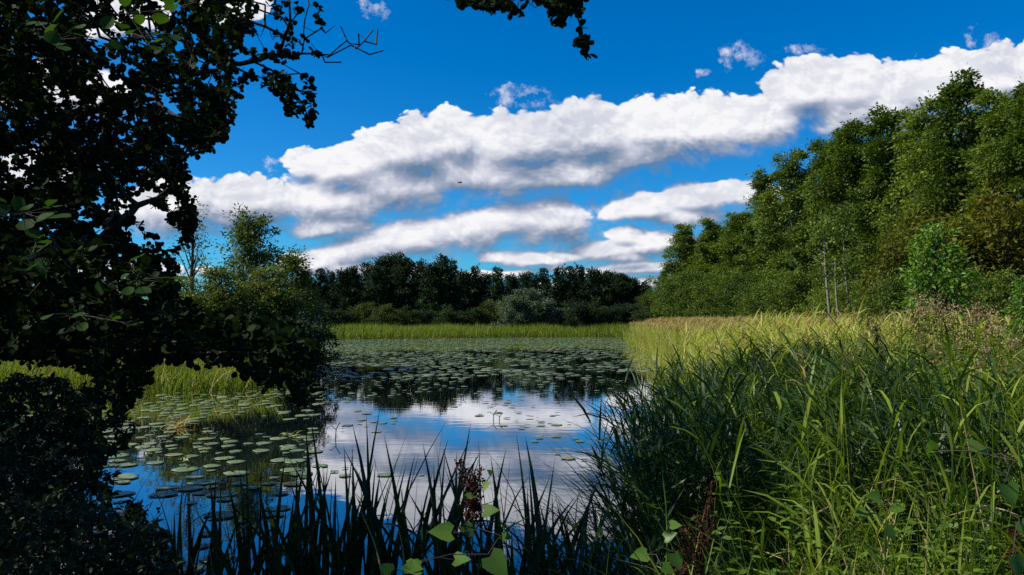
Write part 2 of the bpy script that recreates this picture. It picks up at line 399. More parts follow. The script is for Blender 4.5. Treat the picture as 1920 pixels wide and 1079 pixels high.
IRIS = ramp_mat('iris_leaf', [(.010, .026, .010), (.020, .045, .015), (.036, .068, .020)], .32, .5, .2, 2)
STRAW = ramp_mat('dry_straw', [(.22, .15, .06), (.36, .27, .13), (.45, .35, .2)], .6, .2, .3, 2)
PLUME = ramp_mat('reed_plume', [(.13, .09, .035), (.23, .16, .06), (.38, .28, .12)], .7, .15, .3, 2, (1.2, 1, .8))
PINK = ramp_mat('faded_pink_flower', [(.17, .10, .05), (.28, .19, .10), (.38, .29, .16)], .7, .15, .3, 2, (1.2, 1, .8))
RUST = ramp_mat('rust_seed', [(.025, .008, .005), (.05, .015, .008), (.09, .03, .012)], .6, .25, .15, 3, (1.2, .8, .5))
DARKSEED = ramp_mat('dark_seed', [(.012, .010, .008), (.03, .02, .014)], .6, .2, .1, 3)
PAD = ramp_mat('lily_pad', [(.028, .045, .018), (.065, .10, .035), (.12, .165, .06), (.20, .20, .08)], .4, .9, 0, 2, per_object=.4)
PAD_YELLOW = ramp_mat('yellowing_pad', [(.10, .14, .03), (.17, .19, .05)], .4, .4, 0, 2)  # yellower tone for a few pads and tufts
BIRD = noise_mat('bird_feather', (.02, .02, .02), (.05, .045, .04), 30, bump=0)
GROUND = noise_mat('soil', (.012, .012, .006), (.04, .045, .014), 3.0, 0.95, 0.6)

# ------------------------------------------------------------------ pond outline and ground
POND = [(-1.6, 3.75), (-.2, 3.75), (.6, 4.2), (.95, 5.4), (1.7, 8.5), (2.6, 11.5), (3.7, 15.5), (4.6, 19), (5.6, 25), (6.6, 32), (7.2, 40), (7.9, 50),
        (8.6, 57), (9.4, 66), (5, 66.5), (-1, 65), (-8, 62), (-14, 59), (-15.5, 54), (-13, 47), (-10.5, 41), (-8.8, 33), (-7.2, 27), (-6.0, 22.5), (-5.7, 19.5),
        (-6.3, 17.9), (-8, 17.6), (-10.5, 17.9), (-14.5, 17.4), (-13.5, 13.6), (-8.2, 12.2), (-5.1, 9), (-3.5, 6.4), (-2.6, 5.0), (-2.0, 4.3)]
PA = np.array(POND, float)


def pond_sd(x, y):
    """signed distance to the shore, negative on the water"""
    x = np.asarray(x, float); y = np.asarray(y, float); p = np.stack([x, y], -1)
    d = np.full(x.shape, 1e9); ins = np.zeros(x.shape, bool)
    n = len(PA)
    for i in range(n):
        a, b = PA[i], PA[(i + 1) % n]; e = b - a; w = p - a
        t = np.clip((w @ e) / (e @ e), 0, 1)
        d = np.minimum(d, np.linalg.norm(w - t[..., None] * e, axis=-1))
        c = ((a[1] > y) != (b[1] > y)) & (x < (b[0] - a[0]) * (y - a[1]) / (b[1] - a[1] + 1e-12) + a[0])
        ins ^= c
    return np.where(ins, -d, d)


def gz(x, y):
    s = pond_sd(x, y)
    h = np.clip((s + .35) / 1.6, 0, 1); h = h * h * (3 - 2 * h)
    return -0.5 + 0.66 * h + 0.04 * np.sin(x * 1.3 + y * .7) * h + 0.03 * np.sin(y * 2.1 - x * .6) * h


def build_ground():
    s = np.linspace(-1, 1, 261)
    gx = np.sinh(s * 6.2) / np.sinh(6.2) * 900
    gy = np.sinh(s * 5.4) / np.sinh(5.4) * 900 + 18
    X, Y = np.meshgrid(gx, gy, indexing='xy')
    Z = gz(X, Y)
    n = len(s); V = np.stack([X, Y, Z], -1).reshape(-1, 3)
    i = np.arange(n - 1)[:, None] * n + np.arange(n - 1)[None, :]
    F = np.stack([i, i + 1, i + n + 1, i + n], -1).reshape(-1, 4)
    o = obj('ground', mesh('ground', V, [F], GROUND, True), kind='structure')


build_ground()

WATER = bpy.data.materials.new('pond_water'); WATER.use_nodes = True
_n = WATER.node_tree.nodes; _l = WATER.node_tree.links; _p = _n['Principled BSDF']
_p.inputs['Base Color'].default_value = (.006, .010, .010, 1); _p.inputs['Roughness'].default_value = 0.015; _p.inputs['IOR'].default_value = 1.75
_tc = _n.new('ShaderNodeTexCoord'); _mp = _n.new('ShaderNodeMapping'); _mp.inputs['Scale'].default_value = (1.0, 2.4, 1)
_nz = _n.new('ShaderNodeTexNoise'); _nz.inputs['Scale'].default_value = 2.2; _nz.inputs['Detail'].default_value = 3
_l.new(_tc.outputs['Object'], _mp.inputs[0]); _l.new(_mp.outputs[0], _nz.inputs['Vector'])
_fr = _n.new('ShaderNodeFresnel'); _fr.inputs[0].default_value = 1.6
_k = _n.new('ShaderNodeMath'); _k.operation = 'MULTIPLY_ADD'; _k.use_clamp = True; _k.inputs[1].default_value = 1.5; _k.inputs[2].default_value = 0.03; _l.new(_fr.outputs[0], _k.inputs[0])
_g = _n.new('ShaderNodeBsdfGlossy'); _g.inputs['Roughness'].default_value = 0.012; _g.inputs['Color'].default_value = (.97, .98, 1, 1)
_p.inputs['Specular IOR Level'].default_value = 0
_mx = _n.new('ShaderNodeMixShader'); _l.new(_k.outputs[0], _mx.inputs[0]); _l.new(_p.outputs[0], _mx.inputs[1]); _l.new(_g.outputs[0], _mx.inputs[2]); _l.new(_mx.outputs[0], _n['Material Output'].inputs[0])
_b = _n.new('ShaderNodeBump'); _b.inputs['Strength'].default_value = 0.065; _b.inputs['Distance'].default_value = 0.012
_l.new(_nz.outputs['Fac'], _b.inputs['Height']); _l.new(_b.outputs[0], _g.inputs['Normal'])
obj('water', mesh('water', [(-24, 1, 0), (22, 1, 0), (22, 76, 0), (-24, 76, 0)], [[(0, 1, 2, 3)]], WATER), kind='structure')


# ------------------------------------------------------------------ tree builder (real height H, all local, base at origin)
def tree_meshes(name, H, Rc, base_f, nl, tw, nleaf, lsize, leafmat, barkmat, profile, up=0.5, clump=0.42, seed=1, tpl=LEAF_DIAMOND, droop=.35,
                trunk_r=None, wander=.25, flat=.6, stems=1):
    global rng
    keep = rng; rng = np.random.default_rng(seed)
    W = Acc(); cl = []; outd = []
    for st in range(stems):
        tr = trunk_r or H * .014
        k = 9; t = np.linspace(0, 1, k)
        wob = np.cumsum(rng.normal(0, wander / k * H * .12, (k, 2)), 0); wob[0] = 0
        lean = rng.normal(0, .12 * H, 2) if stems > 1 else np.zeros(2)
        tp = np.stack([wob[:, 0] + lean[0] * t, wob[:, 1] + lean[1] * t, t * H * (1 if st == 0 else rng.uniform(.7, .95))], -1)
        W.add(polytube(tp, tr * (1 - t) ** .8 + .012 * H / 10, 7))
        n_here = nl // stems
        hs = base_f + (1 - base_f) * (np.arange(n_here) + rng.random(n_here)) / n_here
        az = np.arange(n_here) * 2.39996 + rng.normal(0, .35, n_here)
        for h, a in zip(hs, az):
            f = (h - base_f) / (1 - base_f)
            p0 = np.array([np.interp(h, t, tp[:, j]) for j in range(3)])
            L = Rc * profile(f) * rng.uniform(.6, 1.15) + .05
            el = up + .8 * f ** 2 + .2 * f + rng.normal(0, .15)
            m = 6; s = np.linspace(0, 1, m)
            e = el + .35 * s - droop * s ** 2
            dx = np.concatenate([[0], np.cumsum(np.cos((e[1:] + e[:-1]) / 2))]) * L / (m - 1)
            dz = np.concatenate([[0], np.cumsum(np.sin((e[1:] + e[:-1]) / 2))]) * L / (m - 1)
            ang = a + np.cumsum(rng.normal(0, .12, m)); ang[0] = a
            pts = p0 + np.stack([dx * np.cos(ang), dx * np.sin(ang), dz], -1)
            br = tr * .42 * (1 - h) ** .5 + .006
            W.add(polytube(pts, br * (1 - s * .85), 4))
            nt_ = max(2, int(tw * (.4 + profile(f))))
            for q in range(nt_):
                sq = rng.uniform(.3, 1.0); c0 = np.array([np.interp(sq, s, pts[:, j]) for j in range(3)])
                d = nrm(np.array([math.cos(a + rng.normal(0, .9)), math.sin(a + rng.normal(0, .9)), rng.normal(.3, .45)]))
                c1 = c0 + d * rng.uniform(.2, .75) * clump * 2.0
                W.add(tubes([c0], [c1], br * .3 + .003, .003, 3))
                cl.append(c1); outd.append(d)
    cl = np.array(cl); outd = np.array(outd); n = len(cl)
    cs = clump * rng.uniform(.55, 1.2, n)
    ci = rng.integers(0, n, nleaf)
    off = rng.normal(size=(nleaf, 3)) * np.array([1, 1, flat]) * .5
    pos = cl[ci] + off * cs[ci][:, None]
    d = nrm(outd[ci] * .6 + nrm(off) * .7 + rng.normal(0, .5, (nleaf, 3)) + np.array([0, 0, -.15]))
    nn = nrm(rng.normal(0, .6, (nleaf, 3)) + np.array([0, 0, 1.0]))
    sz = lsize * rng.uniform(.6, 1.3, nleaf)
    LV = leaves(pos, d, nn, sz, tpl, rng.uniform(.7, 1.1, nleaf))
    wm = W.mesh(name + '_trunk', barkmat, True)
    lm = mesh(name + '_crown', LV[0], [LV[1]], leafmat)
    top = float(np.percentile(LV[0][:, 2], 99.85))
    rng = keep
    return wm, lm, top


def round_prof(f): return max(.15, math.sin(math.pi * min(1, .18 + .8 * f)) ** .7)
def cone_prof(f): return max(.07, (1 - f) ** .75)
def egg_prof(f): return max(.12, (1 - f) ** .55 * (.75 + .6 * min(1, f * 3)))


class Kind:
    """one built kind of tree or bush: the first placing uses the source itself, the others copies"""
    def __init__(s, name, cat, *a, **k):
        s.name = name; s.cat = cat; s.w, s.l, s.top = tree_meshes(name, *a, **k); s.src = None
    def place(s, x, y, height, rz, label, group, wf=1.0):
        z = float(gz(np.array([x]), np.array([y]))[0]) - .05
        sc_ = (height - z) / s.top; scl = (sc_ * wf, sc_ * wf, sc_)
        if s.src is None:
            t = thing(s.name, label, s.cat, (x, y, z), rz, group, scl)
            obj('trunk' if s.cat != 'bush' else 'stems', s.w, t); obj('crown' if s.cat != 'bush' else 'foliage', s.l, t); s.src = t
            return t
        return dup(s.src, (x, y, z), rz, label, group, scl)


def top_h(py, Y): return CAMH + uv(960, py)[1] * Y


ORD = ['first', 'second', 'third', 'fourth', 'fifth', 'sixth', 'seventh', 'eighth', 'ninth', 'tenth', 'eleventh', 'twelfth', 'thirteenth', 'fourteenth', 'fifteenth',
       'sixteenth', 'seventeenth', 'eighteenth', 'nineteenth', 'twentieth', 'twenty-first', 'twenty-second', 'twenty-third', 'twenty-fourth', 'twenty-fifth',
       'twenty-sixth', 'twenty-seventh', 'twenty-eighth', 'twenty-ninth', 'thirtieth', 'thirty-first', 'thirty-second', 'thirty-third', 'thirty-fourth']

# ------------------------------------------------------------------ far wood beyond the pond
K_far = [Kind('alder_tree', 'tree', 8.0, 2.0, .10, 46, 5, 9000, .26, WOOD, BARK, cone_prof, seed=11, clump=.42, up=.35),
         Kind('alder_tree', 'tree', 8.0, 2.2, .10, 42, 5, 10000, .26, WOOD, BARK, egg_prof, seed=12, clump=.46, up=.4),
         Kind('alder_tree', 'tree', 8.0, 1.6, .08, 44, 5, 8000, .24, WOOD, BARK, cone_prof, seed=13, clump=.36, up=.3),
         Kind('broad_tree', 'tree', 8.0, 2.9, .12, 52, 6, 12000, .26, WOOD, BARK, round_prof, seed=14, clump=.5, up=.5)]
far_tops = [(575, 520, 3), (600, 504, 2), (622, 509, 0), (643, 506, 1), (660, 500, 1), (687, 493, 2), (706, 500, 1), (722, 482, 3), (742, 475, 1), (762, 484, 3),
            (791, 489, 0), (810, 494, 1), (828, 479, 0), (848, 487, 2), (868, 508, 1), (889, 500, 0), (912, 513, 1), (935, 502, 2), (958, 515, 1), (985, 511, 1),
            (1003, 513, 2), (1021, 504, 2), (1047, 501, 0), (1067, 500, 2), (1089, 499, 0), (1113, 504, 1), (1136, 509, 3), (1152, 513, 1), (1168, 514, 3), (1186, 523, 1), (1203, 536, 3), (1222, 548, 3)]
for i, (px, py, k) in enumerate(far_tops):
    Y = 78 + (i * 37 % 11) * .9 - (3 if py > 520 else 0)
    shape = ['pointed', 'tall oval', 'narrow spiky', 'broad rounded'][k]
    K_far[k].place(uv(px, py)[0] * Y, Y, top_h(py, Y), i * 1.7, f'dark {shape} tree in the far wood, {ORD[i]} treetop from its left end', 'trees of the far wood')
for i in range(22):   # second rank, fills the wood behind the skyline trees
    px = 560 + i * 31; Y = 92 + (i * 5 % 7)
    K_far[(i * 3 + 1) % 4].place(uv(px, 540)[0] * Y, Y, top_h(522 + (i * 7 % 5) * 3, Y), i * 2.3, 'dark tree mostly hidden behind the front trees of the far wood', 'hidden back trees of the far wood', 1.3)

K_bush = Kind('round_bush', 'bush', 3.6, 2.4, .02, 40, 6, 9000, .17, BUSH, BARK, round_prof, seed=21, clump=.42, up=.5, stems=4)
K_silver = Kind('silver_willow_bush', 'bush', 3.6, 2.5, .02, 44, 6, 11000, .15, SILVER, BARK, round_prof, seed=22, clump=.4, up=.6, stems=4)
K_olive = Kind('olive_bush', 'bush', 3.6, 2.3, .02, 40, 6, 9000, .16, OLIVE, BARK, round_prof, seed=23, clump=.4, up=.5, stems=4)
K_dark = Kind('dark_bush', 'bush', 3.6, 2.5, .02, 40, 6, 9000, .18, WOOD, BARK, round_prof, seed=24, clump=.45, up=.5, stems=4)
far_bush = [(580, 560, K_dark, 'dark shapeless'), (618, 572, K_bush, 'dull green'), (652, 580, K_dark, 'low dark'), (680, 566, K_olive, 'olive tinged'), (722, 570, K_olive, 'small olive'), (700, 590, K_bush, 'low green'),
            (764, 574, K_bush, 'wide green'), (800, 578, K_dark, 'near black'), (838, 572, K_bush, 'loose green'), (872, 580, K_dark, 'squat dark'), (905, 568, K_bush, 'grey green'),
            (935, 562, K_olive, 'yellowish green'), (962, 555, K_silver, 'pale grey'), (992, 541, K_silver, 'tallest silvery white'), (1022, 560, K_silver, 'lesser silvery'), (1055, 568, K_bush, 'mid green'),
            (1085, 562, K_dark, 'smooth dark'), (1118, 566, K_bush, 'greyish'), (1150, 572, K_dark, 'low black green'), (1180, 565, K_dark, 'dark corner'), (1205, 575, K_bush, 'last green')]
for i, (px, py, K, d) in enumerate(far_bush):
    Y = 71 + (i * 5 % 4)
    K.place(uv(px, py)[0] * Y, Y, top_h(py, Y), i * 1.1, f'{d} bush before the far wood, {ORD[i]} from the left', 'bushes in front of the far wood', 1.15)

# ------------------------------------------------------------------ tall row of trees on the right bank
K_row = [Kind('tall_leafy_tree', 'tree', 10.5, 2.4, .12, 40, 5, 36000, .150, ROW, BARK, egg_prof, seed=31, clump=.46, up=.45),
         Kind('tall_leafy_tree', 'tree', 10.5, 2.2, .10, 42, 5, 36000, .145, ROW, BARK, cone_prof, seed=32, clump=.44, up=.4),
         Kind('tall_leafy_tree', 'tree', 10.5, 2.5, .14, 38, 5, 38000, .150, ROW, BARK, round_prof, seed=33, clump=.50, up=.55),
         Kind('tall_leafy_tree', 'tree', 10.5, 2.1, .08, 40, 5, 34000, .145, ROW, BARK, egg_prof, seed=34, clump=.40, up=.5)]
row = [(1248, 505, 80, 1, 'small outermost tree with pointed top at the far end of the right bank row'),
       (1283, 420, 72, 0, 'slender spiky tree near the far end of the right bank row'),
       (1335, 412, 66, 3, 'rounded tree beside the slender far one in the right bank row'),
       (1386, 400, 60, 2, 'broad tree just left of the step up in the right row skyline'),
       (1432, 322, 54, 1, 'tree with the ragged dark spire where the right row steps up'),
       (1480, 282, 49, 0, 'twin topped tree standing against the small lower cloud on the right'),
       (1545, 262, 43, 3, 'narrow tree rising behind the thin pale trunks on the right'),
       (1602, 232, 38, 2, 'wide dense tree right of the thin pale trunks'),
       (1662, 204, 34, 1, 'pointed tree left of the two highest on the right'),
       (1728, 190, 31, 0, 'full crowned tree directly left of the highest treetop'),
       (1798, 142, 28.5, 1, 'highest treetop of the right bank row, with a ragged spire'),
       (1872, 170, 26, 3, 'tree right of the highest treetop, loose twiggy top'),
       (1950, 150, 24, 2, 'tree cut by the right edge of the view, top of the row')]
for i, (px, py, Y, k, lab) in enumerate(row):
    K_row[k].place(uv(px, py)[0] * Y, Y, top_h(py, Y), i * 1.3 + .4, lab, 'tall trees in the right bank row', 1.35 if Y > 58 else 1.05)
row_b = [(1252, 492, 78, 2), (1270, 462, 75, 2), (1308, 428, 70, 2), (1240, 520, 77, 2), (1362, 408, 64, 2), (1408, 378, 57, 0), (1300, 440, 76, 2), (1360, 425, 70, 0), (1420, 380, 62, 2), (1455, 350, 57, 3), (1520, 310, 51, 0), (1575, 275, 46, 2), (1630, 250, 41, 3), (1695, 235, 37, 0), (1765, 215, 33.5, 2),
         (1835, 210, 31, 0), (1905, 200, 28, 3), (2010, 170, 24, 0), (2080, 160, 21, 1)]
for i, (px, py, Y, k) in enumerate(row_b):
    K_row[k].place(uv(px, py)[0] * Y + 1.6, Y, top_h(py, Y), i * 2.1, 'leafy tree half hidden between the front trees of the right bank row', 'half hidden trees of the right row', 1.35 if Y > 60 else 1.0)
# lower skirts of the row
K_skirt = Kind('skirt_bush', 'bush', 4.2, 2.3, .02, 44, 6, 17000, .125, ROW, BARK, round_prof, seed=41, clump=.40, up=.5, stems=3)
sk = [(1225, 540, 76), (1262, 520, 69), (1300, 500, 62), (1345, 510, 56), (1395, 505, 50), (1440, 520, 45), (1490, 500, 40), (1545, 530, 35.5), (1600, 520, 32), (1660, 510, 29)]
for i, (px, py, Y) in enumerate(sk):
    K_skirt.place(uv(px, py)[0] * Y, Y, top_h(py, Y), i * 1.9, f'leafy bush at the foot of the right tree row, {ORD[i]} from its far end', 'bushes under the right tree row', 1.1)


# thin pale trunks in the right row
def pale_trunk(px0, py0, px1, py1, Y, lab, r=.06):
    a = P(px0, py0, Y); b = P(px1, py1, Y); z0 = float(gz(np.array([a.x]), np.array([Y]))[0])
    t = thing('thin_pale_tree', lab, 'tree', (b.x, Y, z0))
    n = 9; s = np.linspace(0, 1, n)
    pts = np.stack([(a.x - b.x) * s + np.sin(s * 7) * .04, np.cos(s * 5) * .05 - .05, (a.z - z0) * s], -1)
    W = Acc().add(polytube(pts, r * (1 - .6 * s), 7))
    for k in range(4):
        f = rng.uniform(.6, 1); p0 = np.array([np.interp(f, s, pts[:, j]) for j in range(3)])
        az = rng.uniform(0, 6.28); q = p0 + np.array([math.cos(az), math.sin(az), .5]) * rng.uniform(.3, .8)
        W.add(tubes([p0], [q], r * .3, .006, 4))
    obj('trunk', W.mesh('pale_trunk', BARK_PALE, True), t)
    pos = np.stack([np.full(500, pts[-1, 0]), np.zeros(500), np.full(500, a.z - z0 - .1)], -1) + rng.normal(0, .4, (500, 3)) * np.array([1, 1, .8])
    obj('crown', mesh('pale_crown', *[(lambda v: (v[0], [v[1]]))(leaves(pos, rdir(500), rdir(500) + np.array([0, 0, 1]), .14, LEAF_DIAMOND))][0], ROW), t)


pale_trunk(1543, 424, 1556, 566, 31, 'thin pale bare trunk, tallest and leftmost of three against the dark row', .075)
pale_trunk(1579, 410, 1592, 570, 31.5, 'thin pale trunk leaning slightly, middle of three against the dark row', .055)
pale_trunk(1564, 490, 1573, 575, 30.5, 'short thin pale trunk between the two taller pale ones', .06)
pale_trunk(1334, 560, 1338, 596, 58, 'short pale stem low at the far left foot of the row', .06)

# willow thicket, bright sapling and shrubs at the right edge
K_willow = Kind('golden_willow_bush', 'bush', 4.6, 2.4, .02, 54, 7, 16000, .15, WILLOW, BARK, round_prof, seed=51, clump=.38, up=.85, stems=5, tpl=LEAF_DIAMOND, droop=.15, flat=1.2)
K_willow.place(uv(1830, 400)[0] * 19.5, 19.5, top_h(360, 19.5), 0, 'large willow bush with orange and gold leaves at the right edge', 'golden willow thicket')
K_willow.place(uv(1700, 400)[0] * 21, 21, top_h(392, 21), 2, 'darker green gold willow bush left of the bright sapling', 'golden willow thicket', .8)
K_willow.place(uv(1935, 400)[0] * 18, 18, top_h(372, 18), 4, 'golden willow bush cut by the right edge of the view', 'golden willow thicket')
K_bright = Kind('bright_sapling', 'tree', 3.3, .95, .1, 34, 5, 3800, .115, BRIGHT, BARK, egg_prof, seed=52, clump=.26, up=.7, tpl=LEAF_OVATE)
K_bright.place(uv(1752, 420)[0] * 15, 15, top_h(418, 15), 0, 'small sapling with bright pale green leaves in front of the willow', None, 1.0)
K_bright.place(uv(1915, 420)[0] * 11.5, 11.5, top_h(520, 11.5), 2, 'leafy bright green sapling low at the right edge above the reeds', None, .7)
K_skirt.place(uv(1860, 500)[0] * 16.5, 16.5, top_h(500, 16.5), 1, 'green bush between the bright sapling and right edge', None, .9)
K_skirt.place(uv(1690, 500)[0] * 18.5, 18.5, top_h(505, 18.5), 3, 'dark green bush at the foot of the bright sapling', None, .9)

# ------------------------------------------------------------------ trees on the left bank
K_sal = Kind('sallow_tree', 'tree', 5.0, 2.1, .10, 40, 4, 11000, .115, SALLOW, BARK, round_prof, seed=64, clump=.36, up=.75, droop=.1, tpl=LEAF_OVATE, wander=.6)
K_sal.place(uv(478, 400)[0] * 24, 24, top_h(392, 24), .5, 'airy leafy tree with open crown on the left bank', None)
K_sal.place(uv(545, 400)[0] * 26, 26, top_h(468, 26), 2.5, 'lower bushy tree right of the airy tree on the left bank', None, 1.2)
K_bare = Kind('sparse_tree', 'tree', 5.0, 1.5, .25, 30, 4, 1100, .10, SALLOW, BARK, round_prof, seed=62, trunk_r=.11, clump=.3, up=.7, droop=0, tpl=LEAF_OVATE, wander=.4)
K_bare.place(uv(372, 400)[0] * 23, 23, top_h(368, 23), 0, 'nearly leafless tree with bare forking branches on the left bank', None)
K_sb = Kind('sallow_bush', 'bush', 3.6, 2.0, .02, 46, 6, 15000, .12, SALLOW, BARK, round_prof, seed=63, clump=.32, up=.6, stems=4, tpl=LEAF_DIAMOND)
for i, (px, py, Y, lab) in enumerate([(410, 500, 21, 'sunlit pale green bush below the bare branched tree'), (470, 528, 22, 'sunlit bush under the airy tree on the left bank'),
                                      (330, 520, 21.5, 'pale bush left of the bare branched tree, seen through dark leaves'),
                                      (505, 500, 22.5, 'full sunlit bush reaching up beside the airy tree, left bank'), (545, 545, 24, 'grey green bush at the pond edge right of the airy tree'), (240, 540, 22, 'bush seen dimly through the dark alder leaves, left bank'),
                                      (120, 530, 22, 'leftmost bush of the left bank behind dark alder leaves')]):
    K_sb.place(uv(px, py)[0] * Y, Y, top_h(py, Y), i * 1.4, lab, 'sunlit bushes of the left bank')
for i, (px, py, Y, lab) in enumerate([(510, 592, 19.9, 'low dark bush reaching down to the water at the end of the left sedges'), (552, 588, 20.6, 'dark rounded bush at the waterline right of the left sedges'), (566, 578, 22.4, 'dark bush overhanging the water at the left shore point'), (500, 585, 23.5, 'dark bush crowding the left shore under the airy tree'),
                                      (440, 600, 21.5, 'low dark bush behind the left sedges'), (350, 590, 21, 'black green bush behind the left sedges'),
                                      (180, 560, 21, 'wide dark bush behind the left sedges, far left'), (30, 540, 21, 'dark bush at the left edge behind the sedges')]):
    K_dark.place(uv(px, py)[0] * Y, Y, top_h(py, Y), i * 1.4, lab, 'dark bushes of the left bank', .9)


def sample_land(n, x0, x1, y0, y1, lo, hi):
    """random points on land whose distance from the shore lies between lo and hi"""
    out = []; c = 0
    while c < n:
        x = rng.uniform(x0, x1, n * 2); y = rng.uniform(y0, y1, n * 2); s = pond_sd(x, y)
        k = (s > lo) & (s < hi); out.append(np.stack([x[k], y[k]], -1)); c += k.sum()
        if len(out) > 200: break
    return np.concatenate(out)[:n]


def on_ground(xy, dz=0.0):
    return np.concatenate([xy, np.maximum(gz(xy[:, 0], xy[:, 1]), -.08)[:, None] + dz], 1)


# ------------------------------------------------------------------ lily pads
def pad_geo(r, seed):
    g = np.random.default_rng(seed); n = 18; a0 = g.uniform(0, 6.28); gap = .16
    a = a0 + np.linspace(gap, 2 * math.pi - gap, n)
    rr = r * (1 + .05 * np.sin(a * 3 + seed) + g.normal(0, .012, n))
    rim = np.stack([rr * np.cos(a) * .94, rr * np.sin(a) * 1.05, .004 + .008 * np.abs(np.sin(a * 2 + seed)) * g.uniform(.2, 1.4)], -1)
    mid = rim * np.array([.6, .6, 0]) + np.array([0, 0, .006]); c = np.array([[0, 0, .003]])
    rim_b = rim - np.array([0, 0, .006])
    V = np.concatenate([c, mid, rim, rim_b])
    tri = [(0, 1 + i, 2 + i) for i in range(n - 1)]
    quad = [(1 + i, 1 + n + i, 2 + n + i, 2 + i) for i in range(n - 1)] + [(1 + n + i, 1 + 2 * n + i, 2 + 2 * n + i, 2 + n + i) for i in range(n - 1)]
    return V, np.array(tri), np.array(quad)


def pad_density(px, py, x, y):
    d = np.zeros(px.shape)
    far = (py < 706) | ((px < 880) & (py < 728 + (880 - px) * .11) & (px > 560))
    nz = np.sin(x * 1.1 + np.sin(y * .5) * 2) * np.sin(y * .42 + np.sin(x * .7) * 1.5)
    d = np.where(far & (y > 13), .33 + .42 * nz, d)
    d = np.where(far & (y > 42), np.where(y > 50, .8, .42) + .4 * nz, d)
    near = (px < 592) & (py > 725) & (py < 915) & (px > 60)
    d = np.where(near, np.where(py < 850, .36 + .5 * nz, .22 + .3 * nz), d)
    d = np.where((px < 560) & (py >= 915) & (px > 60), .14, d)
    for (cx, cy, rx, ry, w) in [(960, 778, 90, 8, .35), (1010, 795, 80, 8, .5), (1030, 823, 40, 7, .6), (1070, 856, 50, 8, .8), (900, 760, 60, 6, .3), (960, 745, 110, 18, .14), (1120, 835, 60, 20, .3),
                                (690, 790, 60, 25, .2), (640, 880, 60, 20, .25), (1060, 720, 110, 18, .2), (800, 900, 120, 16, .10)]:
        d = np.maximum(d, w * (((px - cx) / rx) ** 2 + ((py - cy) / ry) ** 2 < 1))
    return d


def build_pads():
    n = 60000
    x = rng.uniform(-16, 9.5, n); y = rng.uniform(4, 66, n)
    s = pond_sd(x, y); k = s < -.2; x = x[k]; y = y[k]
    px = 960 + x / y * FPX; py = HOR + CAMH / y * FPX
    d = pad_density(px, py, x, y)
    k = rng.random(len(x)) < d; x = x[k]; y = y[k]; px = px[k]; py = py[k]
    grid = {}; keep = []
    sep = np.where(y > 40, .26, np.where(y > 18, .29, .19))
    for i in range(len(x)):
        g = (int(x[i] / .35), int(y[i] / .35)); ok = True
        for a in (-1, 0, 1):
            for b in (-1, 0, 1):
                for j in grid.get((g[0] + a, g[1] + b), ()):
                    if (x[i] - x[j]) ** 2 + (y[i] - y[j]) ** 2 < sep[i] ** 2: ok = False; break
        if ok: grid.setdefault(g, []).append(i); keep.append(i)
    x = x[keep]; y = y[keep]; px = px[keep]; py = py[keep]
    r = rng.uniform(.05, .15, len(x)) * (1 + .25 * (y > 20)) * np.where((px > 600) & (py > 710), .62, 1) * np.where((px < 600) & (py < 850), .86, 1)
    vis = (px > 170) & (px < 1230) & (py < 1040)
    order = np.argsort(-(r / y) * vis)
    src = []
    for q in range(10):
        V, T, Q = pad_geo(1.0, q)
        V = V * np.array([1, 1, 1]); V[:, 2] *= 2.5
        src.append((V, T, Q, mesh('lily_pad', V, [T, Q], PAD_YELLOW if q == 9 else PAD, True)))
    for c, i in enumerate(order[:300]):
        o = obj('lily_pad', src[i % 10 if i % 3 == 0 else i % 9][3])
        o.location = (x[i], y[i], .006 + rng.uniform(0, .004)); o.scale = (r[i], r[i], r[i]); o.rotation_euler = (rng.normal(0, .015), rng.normal(0, .015), rng.uniform(0, 6.28))
        o['category'] = 'lily pad'
        if px[i] < 592:
            o['label'] = 'flat green lily pad among many in the shaded bay below the left sedges'; o['group'] = 'lily pads of the left bay'
        elif py[i] > 772:
            o['label'] = 'lone flat lily pad on the open water mirroring clouds'; o['group'] = 'scattered lily pads on the open water'
        else:
            o['label'] = 'lily pad on the near margin of the great pad field in mid pond'; o['group'] = 'lily pads at the edge of the field'
    A = Acc()
    for i in order[300:]:
        V, T, Q = src[i % 9][0], src[i % 9][1], src[i % 9][2]
        a = rng.uniform(0, 6.28); c, s_ = math.cos(a), math.sin(a)
        W = np.stack([V[:, 0] * c - V[:, 1] * s_, V[:, 0] * s_ + V[:, 1] * c, V[:, 2]], -1) * r[i]
        W[:, 0] += x[i]; W[:, 1] += y[i]; W[:, 2] += .005 + rng.uniform(0, .02) + W[:, 1] * 0
        tl = rng.normal(0, .09); W[:, 2] += (W[:, 0] - x[i]) * tl * .5 + abs(tl) * .02
        m = 1 if (i % 31 == 0) else 0
        A.F.append(T + A.n); A.M.append(m); A.F.append(Q + A.n); A.M.append(m); A.V.append(W); A.n += len(W)
    obj('lily_pads', A.mesh('lily_pads', [PAD, PAD_YELLOW], True), None, 'great field of small distant lily pads covering the far half of the pond', 'lily pads', None, 'stuff')


build_pads()


